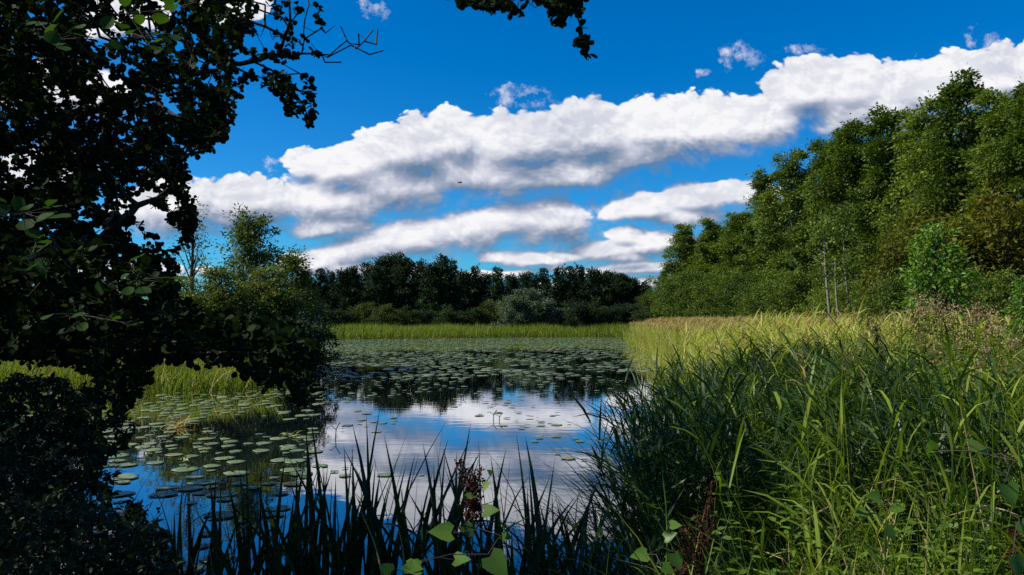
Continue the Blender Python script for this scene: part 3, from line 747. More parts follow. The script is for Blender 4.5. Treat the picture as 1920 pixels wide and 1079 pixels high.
# ------------------------------------------------------------------ reeds, sedges, grass
def band(name, n, box, sd, H, w, mat, label, cat, el=(1.25, 1.55), bend=(-.9, -.1), seg=3, az=None, strawfrac=0):
    xy = sample_land(n, *box, *sd); b = on_ground(xy, -.03)
    m = len(b)
    a = rng.uniform(0, 6.28, m) if az is None else rng.normal(az[0], az[1], m)
    patch = 1 + .06 * np.sin(xy[:, 0] * 5.3 + xy[:, 1] * 3.1) + .12 * np.sin(xy[:, 0] * .9 + np.sin(xy[:, 1] * .6)) + .08 * np.sin(xy[:, 0] * 2.7 + xy[:, 1] * 1.9)
    A = Acc().add(ribbons(b, a, rng.uniform(*el, m), rng.uniform(*H, m) * patch, rng.uniform(*bend, m), rng.uniform(*w, m), seg))
    mats = [mat]
    if strawfrac:
        k = rng.random(m) < strawfrac
        A.add(ribbons(b[k] + .02, a[k] + 1, rng.uniform(1.1, 1.5, k.sum()), rng.uniform(*H, k.sum()) * 1.02, rng.uniform(*bend, k.sum()), rng.uniform(*w, k.sum()), seg), 1); mats.append(STRAW)
    return obj(name, A.mesh(name, mats), None, label, cat, None, 'stuff')


band('far_sedges', 30000, (-22, 16, 55, 74), (-.5, 9), (.8, 1.12), (.02, .05), REED_FAR, 'bright green belt of sedge along the far shore of the pond', 'sedge', bend=(-.6, -.1), seg=2, strawfrac=.06)
band('left_sedges', 6500, (-15.5, -5.6, 17.0, 21), (-.12, 2.6), (.7, .98), (.012, .026), REED_FAR, 'yellow green sedges on the left bank seen under the dark alder', 'sedge', bend=(-1.3, -.2), strawfrac=.14)
band('left_shore_grass', 9000, (-22, -5.4, 20, 58), (-.1, 3.5), (.6, 1.05), (.02, .04), BUSH, 'grass fringe along the left shore beyond the overhanging bushes', 'grass', seg=2, strawfrac=.05)


def reed_plants(xy, H, nl, mat_leaf, az_mean, lean=.15, leafL=(.25, .45), leafw=(.014, .026), plume=0.3, bendl=(-1.5, -.4), plume_mat=None, stemw=.008, seg=3, A=None, mi=0, pm=1):
    A = A or Acc(); b = on_ground(xy, -.03); n = len(b); H = rng.uniform(*H, n)
    az = rng.normal(az_mean, .9, n); e0 = rng.normal(1.5, lean * .5, n); bd = -np.abs(rng.normal(.12, lean, n))
    A.add(ribbons(b, az, e0, H, bd, stemw, 4, 'stem', roll=0.0), mi); A.add(ribbons(b, az, e0, H, bd, stemw, 4, 'stem', roll=1.57), mi)
    for k in range(nl):
        t = np.clip((k + rng.random(n)) / nl * .8 + .2, 0, .99)
        p = ribbon_point(b, az, e0, H, bd, t)
        la = rng.normal(az_mean, 1.5, n)
        A.add(ribbons(p, la, rng.uniform(.6, 1.35, n), rng.uniform(*leafL, n) * (1.1 - .35 * t), rng.uniform(*bendl, n), rng.uniform(*leafw, n), seg), mi)
    if plume:
        k = rng.random(n) < plume; p = ribbon_point(b, az, e0, H, bd, np.full(n, .96))[k]; m = len(p)
        for q in range(9):
            A.add(ribbons(p + np.array([0, 0, .02 * q]), rng.normal(az_mean, .7, m), rng.uniform(.7, 1.5, m), rng.uniform(.06, .13, m), rng.uniform(-1.4, -.5, m), rng.uniform(.005, .011, m), 2), pm)
    return A


# sunlit reed bed on the right
xy = sample_land(2300, 2.5, 15, 10.5, 24, -.25, 11)
A = reed_plants(xy, (1.15, 1.6), 8, REED_SUN, 0.2, leafw=(.016, .03), leafL=(.3, .6), plume=.4)
xy2 = sample_land(26000, 3.5, 20, 22, 54, -.3, 14); b = on_ground(xy2, -.03); n = len(b)
A.add(ribbons(b, rng.normal(.2, 1.6, n), rng.uniform(1.2, 1.55, n), rng.uniform(1.2, 1.75, n), rng.uniform(-1.1, -.1, n), rng.uniform(.02, .04, n), 3), 0)
k = rng.random(n) < .10; m = k.sum(); p = b[k] + np.array([0, 0, 1.35])
for q in range(4): A.add(ribbons(p, rng.normal(.2, .8, m), rng.uniform(.6, 1.4, m), rng.uniform(.2, .4, m), rng.uniform(-1.2, -.4, m), .03, 2), 1)
k = rng.random(n) < .16; A.add(ribbons(b[k], rng.normal(.2, 1.6, k.sum()), rng.uniform(1.2, 1.5, k.sum()), rng.uniform(1.2, 1.7, k.sum()), rng.uniform(-1.2, -.3, k.sum()), .03, 3), 2)
xy3 = sample_land(2600, 3, 14, 10.5, 22, 0, 11); b = on_ground(xy3); n = len(b)
A.add(ribbons(b, rng.normal(.2, 1.4, n), rng.uniform(1.1, 1.5, n), rng.uniform(1.0, 1.6, n), rng.uniform(-1.2, -.2, n), rng.uniform(.01, .022, n), 3), 2)
xy4 = sample_land(1500, 3.5, 9, 15, 50, -.6, .3); b = np.concatenate([xy4, np.full((len(xy4), 1), -.05)], 1); n = len(b); hf = np.clip(1 + pond_sd(xy4[:, 0], xy4[:, 1]) * .55, .3, 1)
A.add(ribbons(b, rng.normal(2.6, 1.0, n), rng.uniform(1.15, 1.5, n), rng.uniform(.7, 1.6, n) * hf, rng.uniform(-1.0, -.1, n), rng.uniform(.012, .03, n), 4), 0)
# thin stems standing in the water off the bed
xw = np.stack([rng.uniform(2.4, 6.6, 700), rng.uniform(12, 44, 700)], -1); s = pond_sd(xw[:, 0], xw[:, 1]); xw = xw[(s < 0) & (s > -1.0)]
bw = np.concatenate([xw, np.full((len(xw), 1), -.05)], 1)
for q in range(3): A.add(ribbons(bw, rng.uniform(0, 6.3, len(xw)), rng.uniform(1.3, 1.55, len(xw)), rng.uniform(.7, 1.45, len(xw)), rng.uniform(-.5, -.05, len(xw)), .016, 4), 0)
obj('sunlit_reeds', A.mesh('sunlit_reeds', [REED_SUN, PLUME, STRAW]), None, 'sunlit yellow green reed bed with straw coloured tops along the right shore', 'reeds', None, 'stuff')

# reeds near right, the shade put into their dark colour
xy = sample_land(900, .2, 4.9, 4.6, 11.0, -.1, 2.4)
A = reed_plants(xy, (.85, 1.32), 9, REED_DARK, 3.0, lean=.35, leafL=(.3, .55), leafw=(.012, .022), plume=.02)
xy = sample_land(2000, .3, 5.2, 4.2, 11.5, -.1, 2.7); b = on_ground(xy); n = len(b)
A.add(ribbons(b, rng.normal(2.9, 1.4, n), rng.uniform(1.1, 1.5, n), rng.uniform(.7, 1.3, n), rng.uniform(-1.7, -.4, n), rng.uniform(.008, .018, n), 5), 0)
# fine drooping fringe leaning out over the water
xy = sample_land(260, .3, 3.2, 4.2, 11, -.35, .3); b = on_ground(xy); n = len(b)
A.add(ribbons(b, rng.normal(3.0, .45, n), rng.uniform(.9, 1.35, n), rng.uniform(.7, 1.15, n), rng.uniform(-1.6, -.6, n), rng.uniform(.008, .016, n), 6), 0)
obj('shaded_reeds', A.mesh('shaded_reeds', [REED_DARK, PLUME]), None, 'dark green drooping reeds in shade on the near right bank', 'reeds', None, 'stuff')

# lush grass and herbs, bottom right
xy = sample_land(5200, .5, 7.5, 2.3, 9.5, .05, 6.5)
keepm = xy[:, 0] > .45 + .16 * (xy[:, 1] - 2); xy = xy[keepm]; b = on_ground(xy); n = len(b)
A = Acc().add(ribbons(b, rng.normal(3.3, 1.6, n), rng.uniform(1.0, 1.5, n), rng.uniform(.45, 1.05, n), rng.uniform(-1.9, -.3, n), rng.uniform(.006, .014, n), 6), 0)
k = rng.random(n) < .08
A.add(ribbons(b[k], rng.normal(3.3, 1.6, k.sum()), rng.uniform(1.1, 1.5, k.sum()), rng.uniform(.7, 1.15, k.sum()), rng.uniform(-1.6, -.4, k.sum()), rng.uniform(.012, .021, k.sum()), 7, fold=.12), 0)
k = rng.random(n) < .07
A.add(ribbons(b[k], rng.uniform(0, 6.3, k.sum()), rng.uniform(1.1, 1.5, k.sum()), rng.uniform(.6, 1.0, k.sum()), rng.uniform(-1.2, -.1, k.sum()), .006, 5), 1)
xs = sample_land(260, 1.0, 7, 2.4, 9, .2, 6); b = on_ground(xs); n = len(b); a_ = rng.uniform(0, 6.3, n); Lb = rng.uniform(.35, .8, n)
A.add(ribbons(b, a_, np.full(n, 1.35), Lb, np.full(n, -.1), .006, 3, 'stem'), 1)
A.add(ribbons(ribbon_point(b, a_, np.full(n, 1.35), Lb, np.full(n, -.1), np.ones(n)), a_ + rng.normal(0, .6, n), rng.uniform(-.9, .3, n), rng.uniform(.15, .4, n), -.3, .006, 3), 1)
obj('bank_grass', A.mesh('bank_grass', [GRASS, STRAW]), None, 'long arching green grass covering the near right bank', 'grass', None, 'stuff')
xy = sample_land(420, 1.2, 7.5, 2.6, 9.5, .3, 6.5)
A = reed_plants(xy, (.95, 1.5), 8, GRASS, 3.3, lean=.25, leafL=(.2, .42), leafw=(.010, .019), plume=.05, bendl=(-1.3, -.3))
A = reed_plants(sample_land(520, 3, 8.5, 6.5, 12.5, 1.6, 6.5), (1.0, 1.4), 8, GRASS, 3.0, lean=.3, leafL=(.22, .42), leafw=(.010, .017), plume=.15, A=A)
xy = sample_land(2400, 2.5, 9, 5.5, 12.5, 1.5, 6.5); b = on_ground(xy); n = len(b)
A.add(ribbons(b, rng.normal(3.0, 1.5, n), rng.uniform(1.1, 1.5, n), rng.uniform(.8, 1.35, n), rng.uniform(-1.6, -.3, n), rng.uniform(.007, .015, n), 5), 0)
obj('bank_reeds', A.mesh('bank_reeds', [GRASS, PLUME]), None, 'scattered green leafy reed stems rising from the near right grass', 'reeds', None, 'stuff')


def herb_geo(xy, H, pairs, lsize, tpl, A, mi, step_t=.15):
    b = on_ground(xy, -.03); n = len(b); H = rng.uniform(*H, n); az = rng.uniform(0, 6.3, n); e0 = rng.uniform(1.25, 1.57, n); bd = rng.uniform(-.4, 0, n)
    A.add(ribbons(b, az, e0, H, bd, .006, 4, 'stem', roll=0.), mi); A.add(ribbons(b, az, e0, H, bd, .006, 4, 'stem', roll=1.57), mi)
    for k in range(pairs):
        t = np.full(n, step_t + (1 - step_t) * (k + .5) / pairs); p = ribbon_point(b, az, e0, H, bd, t); a = az + k * 1.57 + rng.normal(0, .3, n)
        for sgn in (0, math.pi):
            d = np.stack([np.cos(a + sgn), np.sin(a + sgn), rng.uniform(-.3, .5, n)], -1)
            A.add(leaves(p, d, np.array([0, 0, 1.]) + rng.normal(0, .25, (n, 3)), rng.uniform(.7, 1.2, n) * lsize * (1.15 - .5 * t), tpl), mi)
    return A


A = Acc()
herb_geo(sample_land(900, .9, 7, 2.4, 9, .2, 6), (.5, 1.12), 9, .070, LEAF_OVATE, A, 0)
herb_geo(sample_land(420, .9, 6, 2.3, 6, .2, 5), (.35, .8), 6, .055, LEAF_HEART, A, 0)
herb_geo(sample_land(380, .9, 6, 2.2, 5, .1, 5), (.25, .55), 7, .045, LEAF_OVATE, A, 0)
herb_geo(sample_land(520, 3.2, 8.5, 5.2, 10.5, .3, 6.5), (1.05, 1.5), 12, .085, LEAF_OVATE, A, 0)
obj('undergrowth', A.mesh('undergrowth', [HERB]), None, 'tangled leafy nettles and weeds among the near right grass', 'undergrowth', None, 'stuff')

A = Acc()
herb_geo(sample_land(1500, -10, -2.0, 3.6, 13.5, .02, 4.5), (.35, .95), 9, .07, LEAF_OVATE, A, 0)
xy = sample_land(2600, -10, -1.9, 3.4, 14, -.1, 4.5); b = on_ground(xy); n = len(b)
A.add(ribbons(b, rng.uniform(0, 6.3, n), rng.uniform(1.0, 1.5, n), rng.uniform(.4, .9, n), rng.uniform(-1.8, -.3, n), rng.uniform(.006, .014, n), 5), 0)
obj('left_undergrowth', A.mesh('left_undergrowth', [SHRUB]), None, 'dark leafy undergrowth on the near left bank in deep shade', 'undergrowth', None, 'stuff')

# near bank strip below the camera, dark grass at the bottom and left
xy = sample_land(2600, -4.5, 1.4, 2.0, 5.6, -.1, 1.6); b = on_ground(xy); n = len(b)
A = Acc().add(ribbons(b, rng.uniform(0, 6.3, n), rng.uniform(1.0, 1.5, n), rng.uniform(.25, .62, n), rng.uniform(-1.8, -.3, n), rng.uniform(.005, .011, n), 5), 0)
obj('shore_grass', A.mesh('shore_grass', [REED_DARK]), None, 'dark tangled grass along the near shore at the bottom of the view', 'grass', None, 'stuff')


# ------------------------------------------------------------------ iris clumps at the near shore
def iris_clump(px, Y, nb, tips, label, broken=0, wide=1.0):
    p = P(px, 800, Y); z0 = float(max(gz(np.array([p.x]), np.array([Y]))[0], -.1))
    t = thing('iris_plant', label, 'iris plant', (p.x, Y, z0), 0, 'sword leaved plants along the near shore')
    base = rng.normal(0, .10, (nb, 3)) * np.array([1.3, .7, 1]); base[:, 2] = 0
    az = rng.uniform(0, 6.28, nb); Lt = rng.uniform(.72, 1.0, nb) * tips
    V = ribbons(base, az, rng.uniform(1.08, 1.54, nb), Lt, -np.abs(rng.normal(.15, .3, nb)), rng.uniform(.026, .046, nb) * wide, 7, 'blade', rexp=2.2, fold=.06, roll=rng.uniform(-1.2, 1.2, nb))
    obj('leaves', Acc().add(V).mesh('iris_leaves', IRIS), t)
    if broken:
        W = Acc()
        for q in range(broken):
            a = rng.uniform(0, 6.28); L1 = tips * rng.uniform(.5, .75); b0 = np.array([[rng.normal(0, .05), rng.normal(0, .05), 0]])
            W.add(ribbons(b0, a, 1.45, L1, -.08, .03, 4, 'stem', fold=.05, roll=.3))
            e = ribbon_point(b0, np.array([a]), [1.45], [L1], [-.08], np.array([1.0]))
            W.add(ribbons(e, a + rng.normal(0, .3), rng.uniform(-.1, .35), rng.uniform(.25, .5), -.9, .02, 5, 'blade', fold=.05, roll=.3))
        obj('bent_leaves', W.mesh('iris_bent_leaves', IRIS), t)


ir = [(335, 3.9, 8, .80, 'low sword leaved clump farthest left, before the blue reflection', 0), (395, 4.0, 10, .92, 'second iris clump from the left with tips fanned over blue water', 0),
      (470, 3.95, 11, 1.0, 'iris clump below the shaded lily pads, leaves leaning left', 1), (545, 3.9, 12, 1.02, 'iris clump with a kinked leaf, under the dark overhanging bushes', 2),
      (620, 4.0, 12, 1.10, 'iris clump just left of the tallest leaf tips', 1), (685, 4.0, 13, 1.26, 'iris clump with the tallest pair of leaf tips in mid view', 1),
      (745, 3.9, 11, 1.22, 'iris clump with one long upright blade right of the tallest pair', 0), (835, 3.9, 10, 1.14, 'iris clump with a leaf snapped over near its tip', 2),
      (925, 3.9, 8, 1.00, 'iris clump just right of the reddish dock spike', 0), (985, 3.85, 10, 1.12, 'iris clump standing tall over the deep blue reflection', 0),
      (1050, 3.9, 9, .98, 'iris clump near the right reeds with slender leaves', 1), (1105, 4.1, 8, .94, 'rightmost iris clump, merging with the drooping reeds', 1),
      (580, 3.3, 8, .72, 'short dark iris clump low in front of the fanned leaves', 0), (770, 3.2, 8, .70, 'short iris clump low at the bottom centre', 1), (440, 3.3, 8, .66, 'short iris clump low at the bottom left', 0)]
for a_ in ir: iris_clump(a_[0], a_[1], int(a_[2] * 2.1), a_[3] * 1.12, a_[4], a_[5])

# thin drooping grasses between the iris clumps
xy = np.stack([rng.uniform(-1.9, .9, 330), rng.uniform(3.3, 4.3, 330)], -1); b = on_ground(xy); n = len(b)
A = Acc().add(ribbons(b, rng.uniform(0, 6.3, n), rng.uniform(1.15, 1.5, n), rng.uniform(.45, .95, n), rng.uniform(-1.3, -.1, n), rng.uniform(.006, .013, n), 6))
xy = np.stack([rng.uniform(-.1, .9, 110), rng.uniform(3.4, 4.6, 110)], -1); b = on_ground(xy); n = len(b)
A.add(ribbons(b, rng.normal(2.6, .7, n), rng.uniform(1.2, 1.5, n), rng.uniform(.8, 1.15, n), rng.uniform(-1.8, -.7, n), rng.uniform(.007, .014, n), 7, rexp=2))
obj('fringe_grass', A.mesh('fringe_grass', [REED_DARK]), None, 'thin dark grass blades between the sword leaved plants at the water edge', 'grass', None, 'stuff')
# a few pale dry stalks crossing the clumps
for i, (x0, y0, x1, y1, Y, lab) in enumerate([(675, 960, 722, 1079, 3.3, 'pale dry stalk leaning right at the bottom, left of the broad leaves'),
                                              (745, 990, 750, 1079, 3.4, 'short upright pale stalk beside the leaning one at the bottom'),
                                              (1800, 760, 1850, 960, 3.6, 'long tan stalk standing out from the grass at the lower right'),
                                              (1240, 880, 1248, 1030, 3.1, 'broad pale green blade arching beside the rusty dock')]):
    a = np.array(P(x0, y0, Y)); b_ = np.array(P(x1, y1 + 60, Y)); s = np.linspace(0, 1, 7)[:, None]
    pts = a * s + b_ * (1 - s) + np.array([.02, .03, 0]) * np.sin(s * 3)
    A = Acc().add(polytube(pts, np.linspace(.0045, .002, 7), 5))
    obj('dry_stalk', A.mesh('dry_stalk', STRAW if i != 3 else BRIGHT), None, lab, 'stalk')


# ------------------------------------------------------------------ dock, bindweed and other single plants
def seeds(pts, rad, n, size, mat_m):
    i = rng.integers(0, len(pts), n); pos = pts[i] + rng.normal(0, 1, (n, 3)) * np.array([rad, rad, rad * .8])
    return leaves(pos, rdir(n), rdir(n), rng.uniform(.7, 1.3, n) * size, LEAF_DIAMOND, 1.2)


def dock(px, py, Y, label, mat, branches=5, seedlen=.3, leafmat=HERB, nleaf=4, name='dock_plant', lean=0.0, ssize=.012, rad=.012):
    tip = np.array(P(px, py, Y)); z0 = float(max(gz(np.array([tip[0]]), np.array([Y]))[0], -.05)); H = tip[2] - z0
    t = thing(name, label, 'dock plant', (tip[0] - lean, Y, z0))
    s = np.linspace(0, 1, 9); pts = np.stack([lean * s ** 1.5, np.zeros(9), H * s], -1)
    A = Acc().add(polytube(pts, .006 * (1 - .7 * s), 5)); S = Acc()
    def along(a, b, k): q = np.linspace(0, 1, k)[:, None]; return a * (1 - q) + b * q
    top = along(pts[-1] * (1 - seedlen) + pts[0] * seedlen, pts[-1], 20)
    top[:, 0] = np.interp(top[:, 2], pts[:, 2], pts[:, 0])
    S.add(seeds(top, rad, 260, ssize, mat))
    for k in range(branches):
        f = 1 - seedlen * rng.uniform(.4, 1.3); p0 = np.array([np.interp(f * H, pts[:, 2], pts[:, 0]), 0, f * H]); a = rng.uniform(0, 6.28)
        p1 = p0 + np.array([math.cos(a) * .35, math.sin(a) * .35, .9]) * rng.uniform(.08, .2) * min(1.5, H)
        A.add(tubes([p0], [p1], .003, .0015, 4)); S.add(seeds(along(p0, p1, 12), rad * .8, 90, ssize, mat))
    obj('stem', A.mesh('dock_stem', TWIG), t); obj('seed_head', S.mesh('dock_seeds', mat), t)
    if nleaf:
        a = rng.uniform(0, 6.28, nleaf); z = rng.uniform(.15, .6, nleaf) * H
        pos = np.stack([np.zeros(nleaf), np.zeros(nleaf), z], -1)
        V = ribbons(pos, a, rng.uniform(.6, 1.1, nleaf), rng.uniform(.15, .26, nleaf), rng.uniform(-1.4, -.5, nleaf), rng.uniform(.04, .06, nleaf), 7, 'leaf', fold=.12)
        obj('leaves', Acc().add(V).mesh('dock_leaves', leafmat), t)
    return t


dock(886, 893, 3.2, 'dark reddish dock spike rising behind broad bright leaves at bottom centre', RUST, 6, .16, IRIS, 0, ssize=.016, rad=.016)
dock(1335, 905, 3.3, 'rusty brown dock stalk leaning right at the lower right of the water', RUST, 7, .35, IRIS, 3, lean=.10)
dock(1285, 985, 3.1, 'shorter rusty dock stalk at the bottom right of centre', RUST, 5, .35, IRIS, 2, lean=.05)
dock(1905, 985, 3.3, 'brown seeded stalk low at the right edge', RUST, 5, .3, HERB, 2)
for i, (px, py, Y, lab) in enumerate([(1645, 615, 9.5, 'tallest dark seed spike standing against the pale reed tops'), (1522, 650, 9.0, 'dark narrow seed spike left of the tallest one'),
                                      (1534, 645, 8.6, 'slim dark blade like spike beside the left seed spike'), (1414, 655, 8.8, 'dark leaning seed spike farthest left in the shaded reeds'),
                                      (1655, 655, 8.8, 'thin dark spike just right of the tallest seed spike')]):
    dock(px, py, Y, lab, DARKSEED, 3, .35, REED_DARK, 0, 'seed_spike_plant', lean=-.06 if i % 2 else .05, rad=.016, ssize=.03)
dock(1537, 815, 4.6, 'pale budding weed spike in the middle of the near grass', HERB, 3, .35, HERB, 4, 'weed_plant', lean=-.04, ssize=.014)


def climber(pts, size, label, mat=BRIGHT, name='bindweed', tpl=LEAF_HEART):
    """plant with a few broad leaves at the given places"""
    cx = np.mean([p[0] for p in pts]); c = P(cx, 900, pts[0][2]); z0 = float(max(gz(np.array([c.x]), np.array([c.y]))[0], -.05))
    t = thing(name, label, 'leafy plant', (c.x, c.y, z0)); A = Acc(); L = Acc()
    o = np.array([c.x, c.y, z0]); prev = np.zeros(3)
    for (px, py, Y, s_, ang) in sorted(pts, key=lambda q: -q[1]):
        p = np.array(P(px, py, Y)) - o; mid = (prev + p) / 2 + np.array([.01, .02, .015])
        A.add(polytube(np.array([prev, mid, p]), .002, 5))
        d = np.array([[math.cos(ang), -.25, math.sin(ang) * .6 - .15]])
        L.add(leaves([p], d, [[rng.normal(0, .25), -.75, .75]], size * s_, tpl))
        if p[2] > prev[2]: prev = p
    obj('stem', A.mesh('climber_stem', TWIG), t)
    m = L.mesh('climber_leaves', mat)
    obj('leaves', m, t)


climber([(850, 1000, 3.0, 1.3, 2.6), (905, 960, 3.0, .9, .6), (870, 985, 3.05, .8, -.9), (905, 915, 3.05, .6, 1.1), (922, 890, 3.1, .4, 1.9), (915, 1040, 2.9, 1.5, -.9), (850, 1050, 2.9, .9, .5), (885, 930, 3.1, .5, 2.9),
         (790, 1065, 2.8, 1.0, 2.7), (760, 1062, 2.8, .9, .2), (735, 1075, 2.8, .8, 2.0), (940, 1005, 3.0, .6, 0.1)], .072, 'broad bright green leaves lit at the bottom centre in front of the dock spike')
climber([(1215, 1040, 2.9, .9, 2.9), (1245, 1010, 2.9, .7, 1.0), (1262, 1035, 2.9, .9, -1.3), (1255, 985, 2.95, .6, .4), (1240, 1062, 2.8, .7, -.4)], .075, 'small bright leaves at the bottom, under the rusty dock stalks')
climber([(1885, 905, 2.8, 1.0, -1.4), (1912, 975, 2.8, .9, -1.2), (1900, 1040, 2.7, 1.0, -1.5), (1870, 960, 2.9, .7, 2.4), (1905, 865, 3.0, .8, .3), (1815, 835, 3.2, .8, .1), (1850, 855, 3.2, .6, 2.0), (1750, 845, 3.3, .7, 1.8)], .085,
        'bright heart leaved climber hanging at the lower right edge')
climber([(1650, 935, 3.0, .9, 2.5), (1672, 955, 3.0, .7, .5), (1625, 960, 3.0, .7, 2.9), (1660, 990, 2.9, .8, -1)], .07, 'small bright leaved weed in the middle of the lower right grass')

# tall faded flower plants above the reeds
def flower_plant(px, py, Y, label, spread=.5, n=7):
    tip = np.array(P(px, py, Y)); z0 = float(gz(np.array([tip[0]]), np.array([Y]))[0]); H = tip[2] - z0
    t = thing('hemp_agrimony', label, 'wild flower', (tip[0], Y, z0), 0, 'tall faded flower plants above the right reeds')
    A = Acc(); L = Acc()
    for k in range(n):
        h = H * (1 if k == 0 else rng.uniform(.72, .98)); a = rng.uniform(0, 6.28); r = spread * rng.uniform(.2, 1) * (k > 0)
        s = np.linspace(0, 1, 6); pts = np.stack([math.cos(a) * r * s, math.sin(a) * r * s * .6, h * s], -1)
        A.add(polytube(pts, .007 * (1 - .6 * s), 5))
        c = pts[-1] + rng.normal(0, 1, (70, 3)) * np.array([.055, .05, .075]) - np.array([0, 0, .05])
        obj('blossoms', Acc().add(leaves(c, rdir(70) + np.array([0, 0, .6]), rdir(70), rng.uniform(.015, .035, 70), LEAF_DIAMOND, 1.2)).mesh('flower_head', PINK), t)
        m = 46; q = rng.uniform(.2, .93, m); pos = np.stack([np.interp(q, s, pts[:, j]) for j in range(3)], -1); aa = rng.uniform(0, 6.28, m)
        L.add(leaves(pos, np.stack([np.cos(aa), np.sin(aa), rng.uniform(-.3, .4, m)], -1), np.array([0, 0, 1.]) + rng.normal(0, .3, (m, 3)), rng.uniform(.07, .13, m), LEAF_OVATE, .8))
    obj('stems', A.mesh('flower_stems', RUST), t); obj('leaves', L.mesh('flower_leaves', HERB), t)


for a_ in [(1722, 556, 10, 'tallest faded pink flower plant, leftmost of the row above the reeds'), (1755, 562, 9.6, 'reddish brown faded plant second from left in the flower row'),
           (1795, 575, 9.2, 'wide faded pink plant in the middle of the flower row'), (1832, 572, 9.8, 'greenish faded plant right of the middle of the flower row'),
           (1895, 640, 7.4, 'bushy faded plant low at the right edge below the flower row'), (1780, 660, 7.0, 'faded plant nearest the viewer, deep in the right grass'), (1872, 600, 8.5, 'faded plant at the right end of the flower row, by the edge'), (1690, 600, 9.5, 'low brownish plant at the left end of the flower row')]: flower_plant(*a_)

# pale tufts on the water of the left bay
for (px, py, L0, n, lab, m_) in [(338, 800, .42, 22, 'pale arching water plant tuft among the lily pads of the left bay', STRAW), (545, 818, .22, 16, 'yellow green floating tuft near the right end of the left bay', PAD_YELLOW),
                                 (345, 862, .14, 12, 'small green floating tuft beside the bright reflection', PAD_YELLOW)]:
    Y = CAMH / ((py - HOR) / FPX); x = (px - 960) / FPX * Y; b = np.array([[0, 0, 0.]]) + rng.normal(0, .04, (n, 3)) * np.array([1, 1, 0])
    o = obj('water_plant', Acc().add(ribbons(b, rng.uniform(0, 6.28, n), rng.uniform(.3, 1.1, n), rng.uniform(.6, 1.1, n) * L0, rng.uniform(-1.9, -.7, n), .022, 6, fold=.05)).mesh('water_plant', m_), None, lab, 'water plant', None, None, (x, Y, -.01))
# dark dead stems poking out of the open water
for i, (px, py, h, lab) in enumerate([(924, 786, .16, 'dark bent stem poking from the bright cloud reflection, left of its pair'), (935, 788, .13, 'dark twig poking from the bright cloud reflection, right of its pair'),
                                      (1046, 748, .15, 'small dark stub in the open water near mid pond'), (1132, 768, .2, 'thin upright stick near the right reeds on open water'),
                                      (868, 742, .16, 'tiny dark stem at the edge of the pad field'), (630, 820, .22, 'thin forked twig on the water left of the tall iris tips')]):
    Y = CAMH / ((py - HOR) / FPX); x = (px - 960) / FPX * Y
    A = Acc().add(polytube([(0, 0, -.1), (.02, 0, h * .6), (.07, .01, h)], .007, 5)).add(polytube([(.02, 0, h * .5), (-.05, .01, h * .8), (-.09, 0, h * .7)], .005, 5))
    obj('dead_stem', A.mesh('dead_stem', TWIG), None, lab, 'stem', None, None, (x, Y, 0))


# ------------------------------------------------------------------ near trees, grown towards a cloud of points
def in_poly(x, y, poly):
    ins = np.zeros(len(x), bool); n = len(poly)
    for i in range(n):
        (ax, ay), (bx, by) = poly[i], poly[(i + 1) % n]
        ins ^= ((ay > y) != (by > y)) & (x < (bx - ax) * (y - ay) / (by - ay + 1e-12) + ax)
    return ins


def grow(seeds_, attr, step=.10, kill=.13, infl=1.6, iters=110, jit=.25, grav=-.05):
    """space colonisation; seeds_: list of polylines that already exist (each joined to the nearest earlier node)"""
    nodes = []; par = []
    for pl in seeds_:
        pl = np.asarray(pl, float); seg = []
        for a, b in zip(pl[:-1], pl[1:]):
            k = max(1, int(np.linalg.norm(b - a) / step)); seg += [a + (b - a) * j / k for j in range(k)]
        seg.append(pl[-1])
        prev = -1 if not nodes else int(np.argmin(np.linalg.norm(np.array(nodes) - seg[0], axis=1)))
        for p in seg:
            p = p + rng.normal(0, .015, 3)
            nodes.append(p); par.append(prev); prev = len(nodes) - 1
    nseed = len(nodes); attr = [tuple(a) for a in attr]; used = set()
    for it in range(iters):
        kd = kdtree.KDTree(len(nodes))
        for i, p in enumerate(nodes): kd.insert(p, i)
        kd.balance(); acc = {}; rest = []
        for a in attr:
            co, i, d = kd.find(a)
            if d < kill: continue
            rest.append(a)
            if d < infl:
                v = np.array(a) - nodes[i]; acc[i] = acc.get(i, 0) + v / (np.linalg.norm(v) + 1e-9)
        attr = rest; added = 0
        for i, v in acc.items():
            nv = np.linalg.norm(v)
            if nv < 1e-3: v = rng.normal(size=3)
            v = v / (np.linalg.norm(v) + 1e-9) + rng.normal(0, jit, 3) + np.array([0, 0, grav]); v = v / np.linalg.norm(v)
            q = nodes[i] + v * step; key = (i, round(q[0] / .03), round(q[1] / .03), round(q[2] / .03))
            if key in used: continue
            used.add(key); nodes.append(q); par.append(i); added += 1
        if not added or not attr: break
    nodes = np.array(nodes); par = np.array(par); n = len(nodes)
    w = np.zeros(n); dep = np.zeros(n)
    cnt = np.bincount(par[par >= 0], minlength=n); w[cnt == 0] = 1
    for i in range(n - 1, -1, -1):
        if par[i] >= 0: w[par[i]] += w[i]; dep[par[i]] = max(dep[par[i]], dep[i] + 1)
    return nodes, par, w, dep, nseed


def proj(p):
    v = (p[:, 2] - CAMH) / p[:, 1]; return 960 + p[:, 0] / p[:, 1] * FPX, HOR - v * FPX


